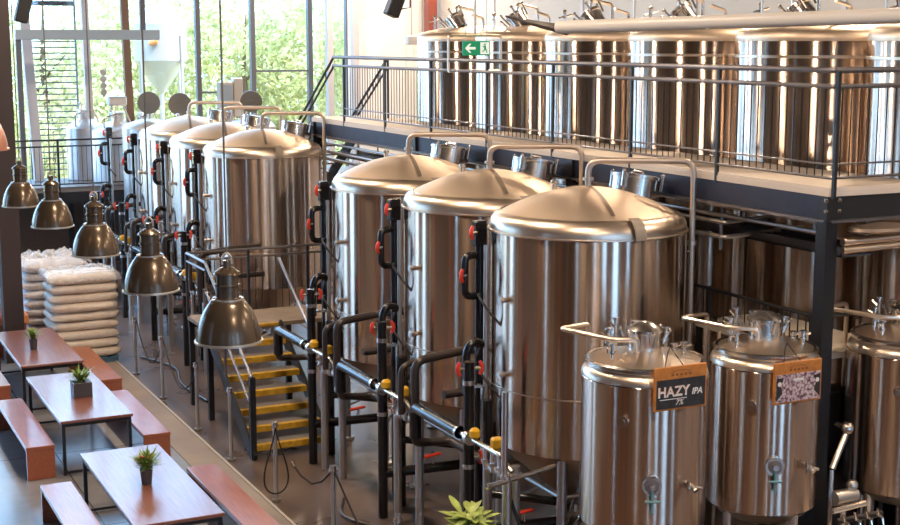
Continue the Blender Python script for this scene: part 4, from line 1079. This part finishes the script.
def pallet_of(x, y, stack_name, grp, mat, base_h):
    t = thing('pallet', 'blue pallet under ' + stack_name, 'pallet', (x, y, 0), 0, 'pallets')
    m = MB()
    for k in range(3): m.box(-.55, -.42+.38*k, 0, .55, -.34+.38*k, .09)
    m.build('runner', M['pallet'], t)
    m = MB()
    for k in range(6): m.box(-.56+.19*k, -.45, .091, -.40+.19*k, .45, .12)
    m.build('deck_board', M['pallet'], t)
    meshes = [sack_mesh(s+base_h, 1.22, .92, .185).build('malt_sack', mat) for s in range(3)]
    for k in range(9):
        if k < 3: o = meshes[k]
        else:
            o = meshes[k % 3].copy(); COL.objects.link(o)
        o.location = (x+random.uniform(-.012, .012), y+random.uniform(-.02, .02), .12+.0925+.166*k)
        o.rotation_euler = (0, 0, random.uniform(-.012, .012)+(PI if k >= 3 and k < 6 else 0))
        tag(o, 'bulging white malt sack, %s in %s' % (ords[8-k], stack_name), 'sack', grp)
pallet_of(4.71, 24.9, 'the sack stack by the tan strip', 'malt sacks in the front stack', M['sack'], 0)
pallet_of(4.52, 26.5, 'the sack stack behind the first', 'malt sacks in the rear stack', M['sack_print'], 30)
def wrap(x, y, z, w, d, amp, label, seed, side=.16):
    m = MB(); nx, ny = 44, 34; vs = []; fs = []; off = Vector((seed*7.3, 2, 1))
    for j in range(ny+1):
        for i in range(nx+1):
            u = i/nx*2-1; v = j/ny*2-1
            px = u*(w/2+side*.5); py = v*(d/2+side*.5)
            ex = max(0, abs(px)-w/2); ey = max(0, abs(py)-d/2)
            qx = math.copysign(min(abs(px), w/2+.015+.04*min(1, ex*6)), px); qy = math.copysign(min(abs(py), d/2+.015+.04*min(1, ey*6)), py)
            q = Vector((px*3, py*3, 0))
            n = noise.noise(q*1.3+off)*.6+abs(noise.noise(q*3+off))*.5+noise.noise(q*8+off)*.2
            zz = z+.012+max(0, amp*(n+.25))-1.6*max(ex, ey)*1.1
            vs.append((qx+noise.noise(q*4+off)*.02, qy+noise.noise(q*5+off)*.02, zz))
    for j in range(ny):
        for i in range(nx): a = j*(nx+1)+i; fs.append((a, a+1, a+nx+2, a+nx+1))
    m.add(vs, fs); o = m.build('plastic_wrap', M['film'], None, (x, y, 0), 60); tag(o, label, 'plastic wrap', 'crumpled film on the stacks')
wrap(4.71, 24.9, 1.63, 1.22, .92, .08, 'crumpled clear film over the sack stack by the tan strip', 1)
wrap(4.52, 26.5, 1.63, 1.22, .92, .22, 'crumpled clear film bunched over the rear sack stack', 2)
# tray with crumpled paper beside the column
t = thing('serving_tray', 'orange wooden tray standing behind the farthest table', 'tray', (3.55, 26.0, 0))
MB().box(-.32, -.3, .0, .32, .3, .62, .01).build('stand', M['bench_wood'], t)
m = MB(); m.box(-.36, -.34, .62, .36, .34, .65, .004); m.box(-.36, -.34, .65, .36, -.31, .76); m.box(-.36, .31, .65, .36, .34, .76); m.box(-.36, -.31, .65, -.33, .31, .76); m.box(.33, -.31, .65, .36, .31, .76); m.build('tray', M['tray'], t)
m = MB(); rnd = random.Random(4)
bb = sack_mesh(77, .5, .42, .34)
vs = [Vector(v)*(1+.35*noise.noise(Vector(v)*9)) for v in bb.v]
vs = [Vector((v.x*(1-.8*max(0, v.z)/.3), v.y, v.z*1.7)) for v in vs]
m.add(vs, bb.f); o = m.build('paper_bag', M['film'], None, (3.55, 26.0, .95)); tag(o, 'crumpled white plastic bag sitting in the orange tray', 'bag')

# ------------------------------------------------------------------ stanchions with rope
sl = ['steel barrier post nearest the sack stack', 'steel barrier post second from the sack stack', 'steel barrier post beyond the lamp nearest the viewer, third from the sacks', 'steel barrier post beside the foot of the stairs',
      'steel barrier post with a long rope loop hanging down', 'steel barrier post with short rope end just past the looped one', 'steel barrier post lowest in view beside the leafy plant']
SY = [23.42, 21.58, 19.53, 17.85, 15.95, 13.95, 12.15]
def stanchion(y, lab, x=5.33):
    t = thing('barrier_post', lab, 'barrier post', (x, y, 0), 0, 'steel barrier posts along the curb')
    m = MB(); m.tube([(0, 0, 0), (0, 0, .96)], .027, 14); m.disc((0, 0, .012), (0, 0, 1), .055, .024); m.build('pole', M['satin'], t)
    m = MB(); m.disc((0, 0, .99), (0, 0, 1), .038, .07); m.tube([(-.05, 0, .97), (.05, 0, .97)], .01, 6); m.build('cap', M['steel'], t)
    return t
ps = [stanchion(y, l) for y, l in zip(SY, sl)]
def rope_loop(parent, pts, r=.011):
    m = MB(); m.tube(pts, r, 8); return m.build('rope', M['rope'], parent)
pts = []
for k in range(25):
    a = k/24*2*PI; s_ = math.sin(a/2)
    pts.append((-.0-.19*math.sin(a)*abs(math.sin(a/2))**.6, -.02, .96-.86*(math.sin(a/2)**1.1)))
rope_loop(ps[4], pts)
rope_loop(ps[5], [(-.02, 0, .95), (-.10, .1, .82), (-.18, .2, .78), (-.25, .35, .84), (-.29, .45, .92)])
m = MB(); m.tube([(-.29, .45, .92), (-.31, .50, .97)], .018, 8); m.build('rope_hook', M['steel'], ps[5])
rope_loop(ps[5], [(.02, 0, .95), (.10, -.35, .55), (.17, -.8, .2), (.22, -1.2, .04), (.4, -1.35, .03), (.55, -1.2, .03)])
for a, b in ((0, 1), (1, 2), (2, 3)):
    y0, y1 = SY[a], SY[b]
    rp = [(.03+.22*math.sin(PI*k/8)*0, (y1-y0)*k/8, .95-.55*math.sin(PI*k/8)) for k in range(9)]
    if a == 2: continue
    rope_loop(ps[a], rp)
# ------------------------------------------------------------------ dark clutter in brewery: kegs, drains, hoses
rnd = random.Random(9)
for i, (pts, lab) in enumerate((([(6.0, 13.2, .02), (6.2, 14.2, .02), (5.8, 15.0, .02), (6.1, 15.6, .02)], 'dark hose lying on the floor beside the looped post'),
                                ([(5.9, 21.0, .02), (5.8, 22.3, .02), (6.1, 23.5, .02), (5.7, 24.6, .02)], 'dark hose lying on the floor beyond the stairs'))):
    o = MB().tube(pts, .02, 8, .5).build('floor_hose', M['brown_pipe']); tag(o, lab, 'hose', 'hoses on the brewery floor')

# ------------------------------------------------------------------ lighting
W_ = bpy.data.worlds.new('sky'); sc.world = W_; W_.use_nodes = True; nt = W_.node_tree
bg = nt.nodes['Background']; bg.inputs['Color'].default_value = (.37, .63, 1.0, 1); bg.inputs['Strength'].default_value = 7.0
sun = bpy.data.objects.new('sun', bpy.data.lights.new('sun', 'SUN')); COL.objects.link(sun)
sun.data.energy = 6.5; sun.data.angle = .02; sun.data.color = (1, .95, .84); sun.rotation_euler = (R(34), R(22), 0)
hb = thing('added_ceiling_light', 'round high bay light added unseen above the brewery floor', 'light', (0, 0, 0), 0, 'added unseen high bay lights')  # lights added out of view to brighten the interior
MB().lathe([(.26, 0), (.28, .02), (.25, .12), (.12, .25), (.08, .4), (0, .4)], 32).build('housing', M['black'], hb)
MB().lathe([(0, .01), (.25, .01), (.25, .0), (0, .0)], 32).build('diffuser', simple('warm_diffuser', (1, .9, .75), .5, emis=(1, .80, .58), estr=12), hb)
MB().tube([(0, 0, .4), (0, 0, .62)], .015, 6).build('rod', M['black'], hb)
spots = [(x, y) for y in (2.5, 8, 13.5, 19, 24.5, 30) for x in (4.3, 12.9)] + [(12.4, 33.0), (15.4, 33.0)]  # last pair added to brighten the white far wall
for i, (x, y) in enumerate(spots):
    o = hb if i == 0 else dup(hb, (x, y, ZC-.62))
    o.location = (x, y, ZC-.62)
    o['label'] = 'round high bay light added unseen above tanks and tables to brighten the room'
    L = bpy.data.lights.new('added_high_bay', 'AREA'); L.shape = 'DISK'; L.size = .5; L.energy = 230; L.color = (1, .77, .56)
    lo = bpy.data.objects.new('added_high_bay_glow', L); COL.objects.link(lo); lo.location = (x, y, ZC-.66)

vs = sc.view_settings; vs.view_transform = 'Standard'; vs.look = 'None'; vs.gamma = 1; vs.exposure = 0.36
try: vs.use_curve_mapping = False
except Exception: pass
sc.cycles.max_bounces = 8; sc.cycles.diffuse_bounces = 3; sc.cycles.glossy_bounces = 4; sc.cycles.transparent_max_bounces = 12
sc.cycles.caustics_reflective = False; sc.cycles.caustics_refractive = False
sc.cycles.sample_clamp_indirect = 6
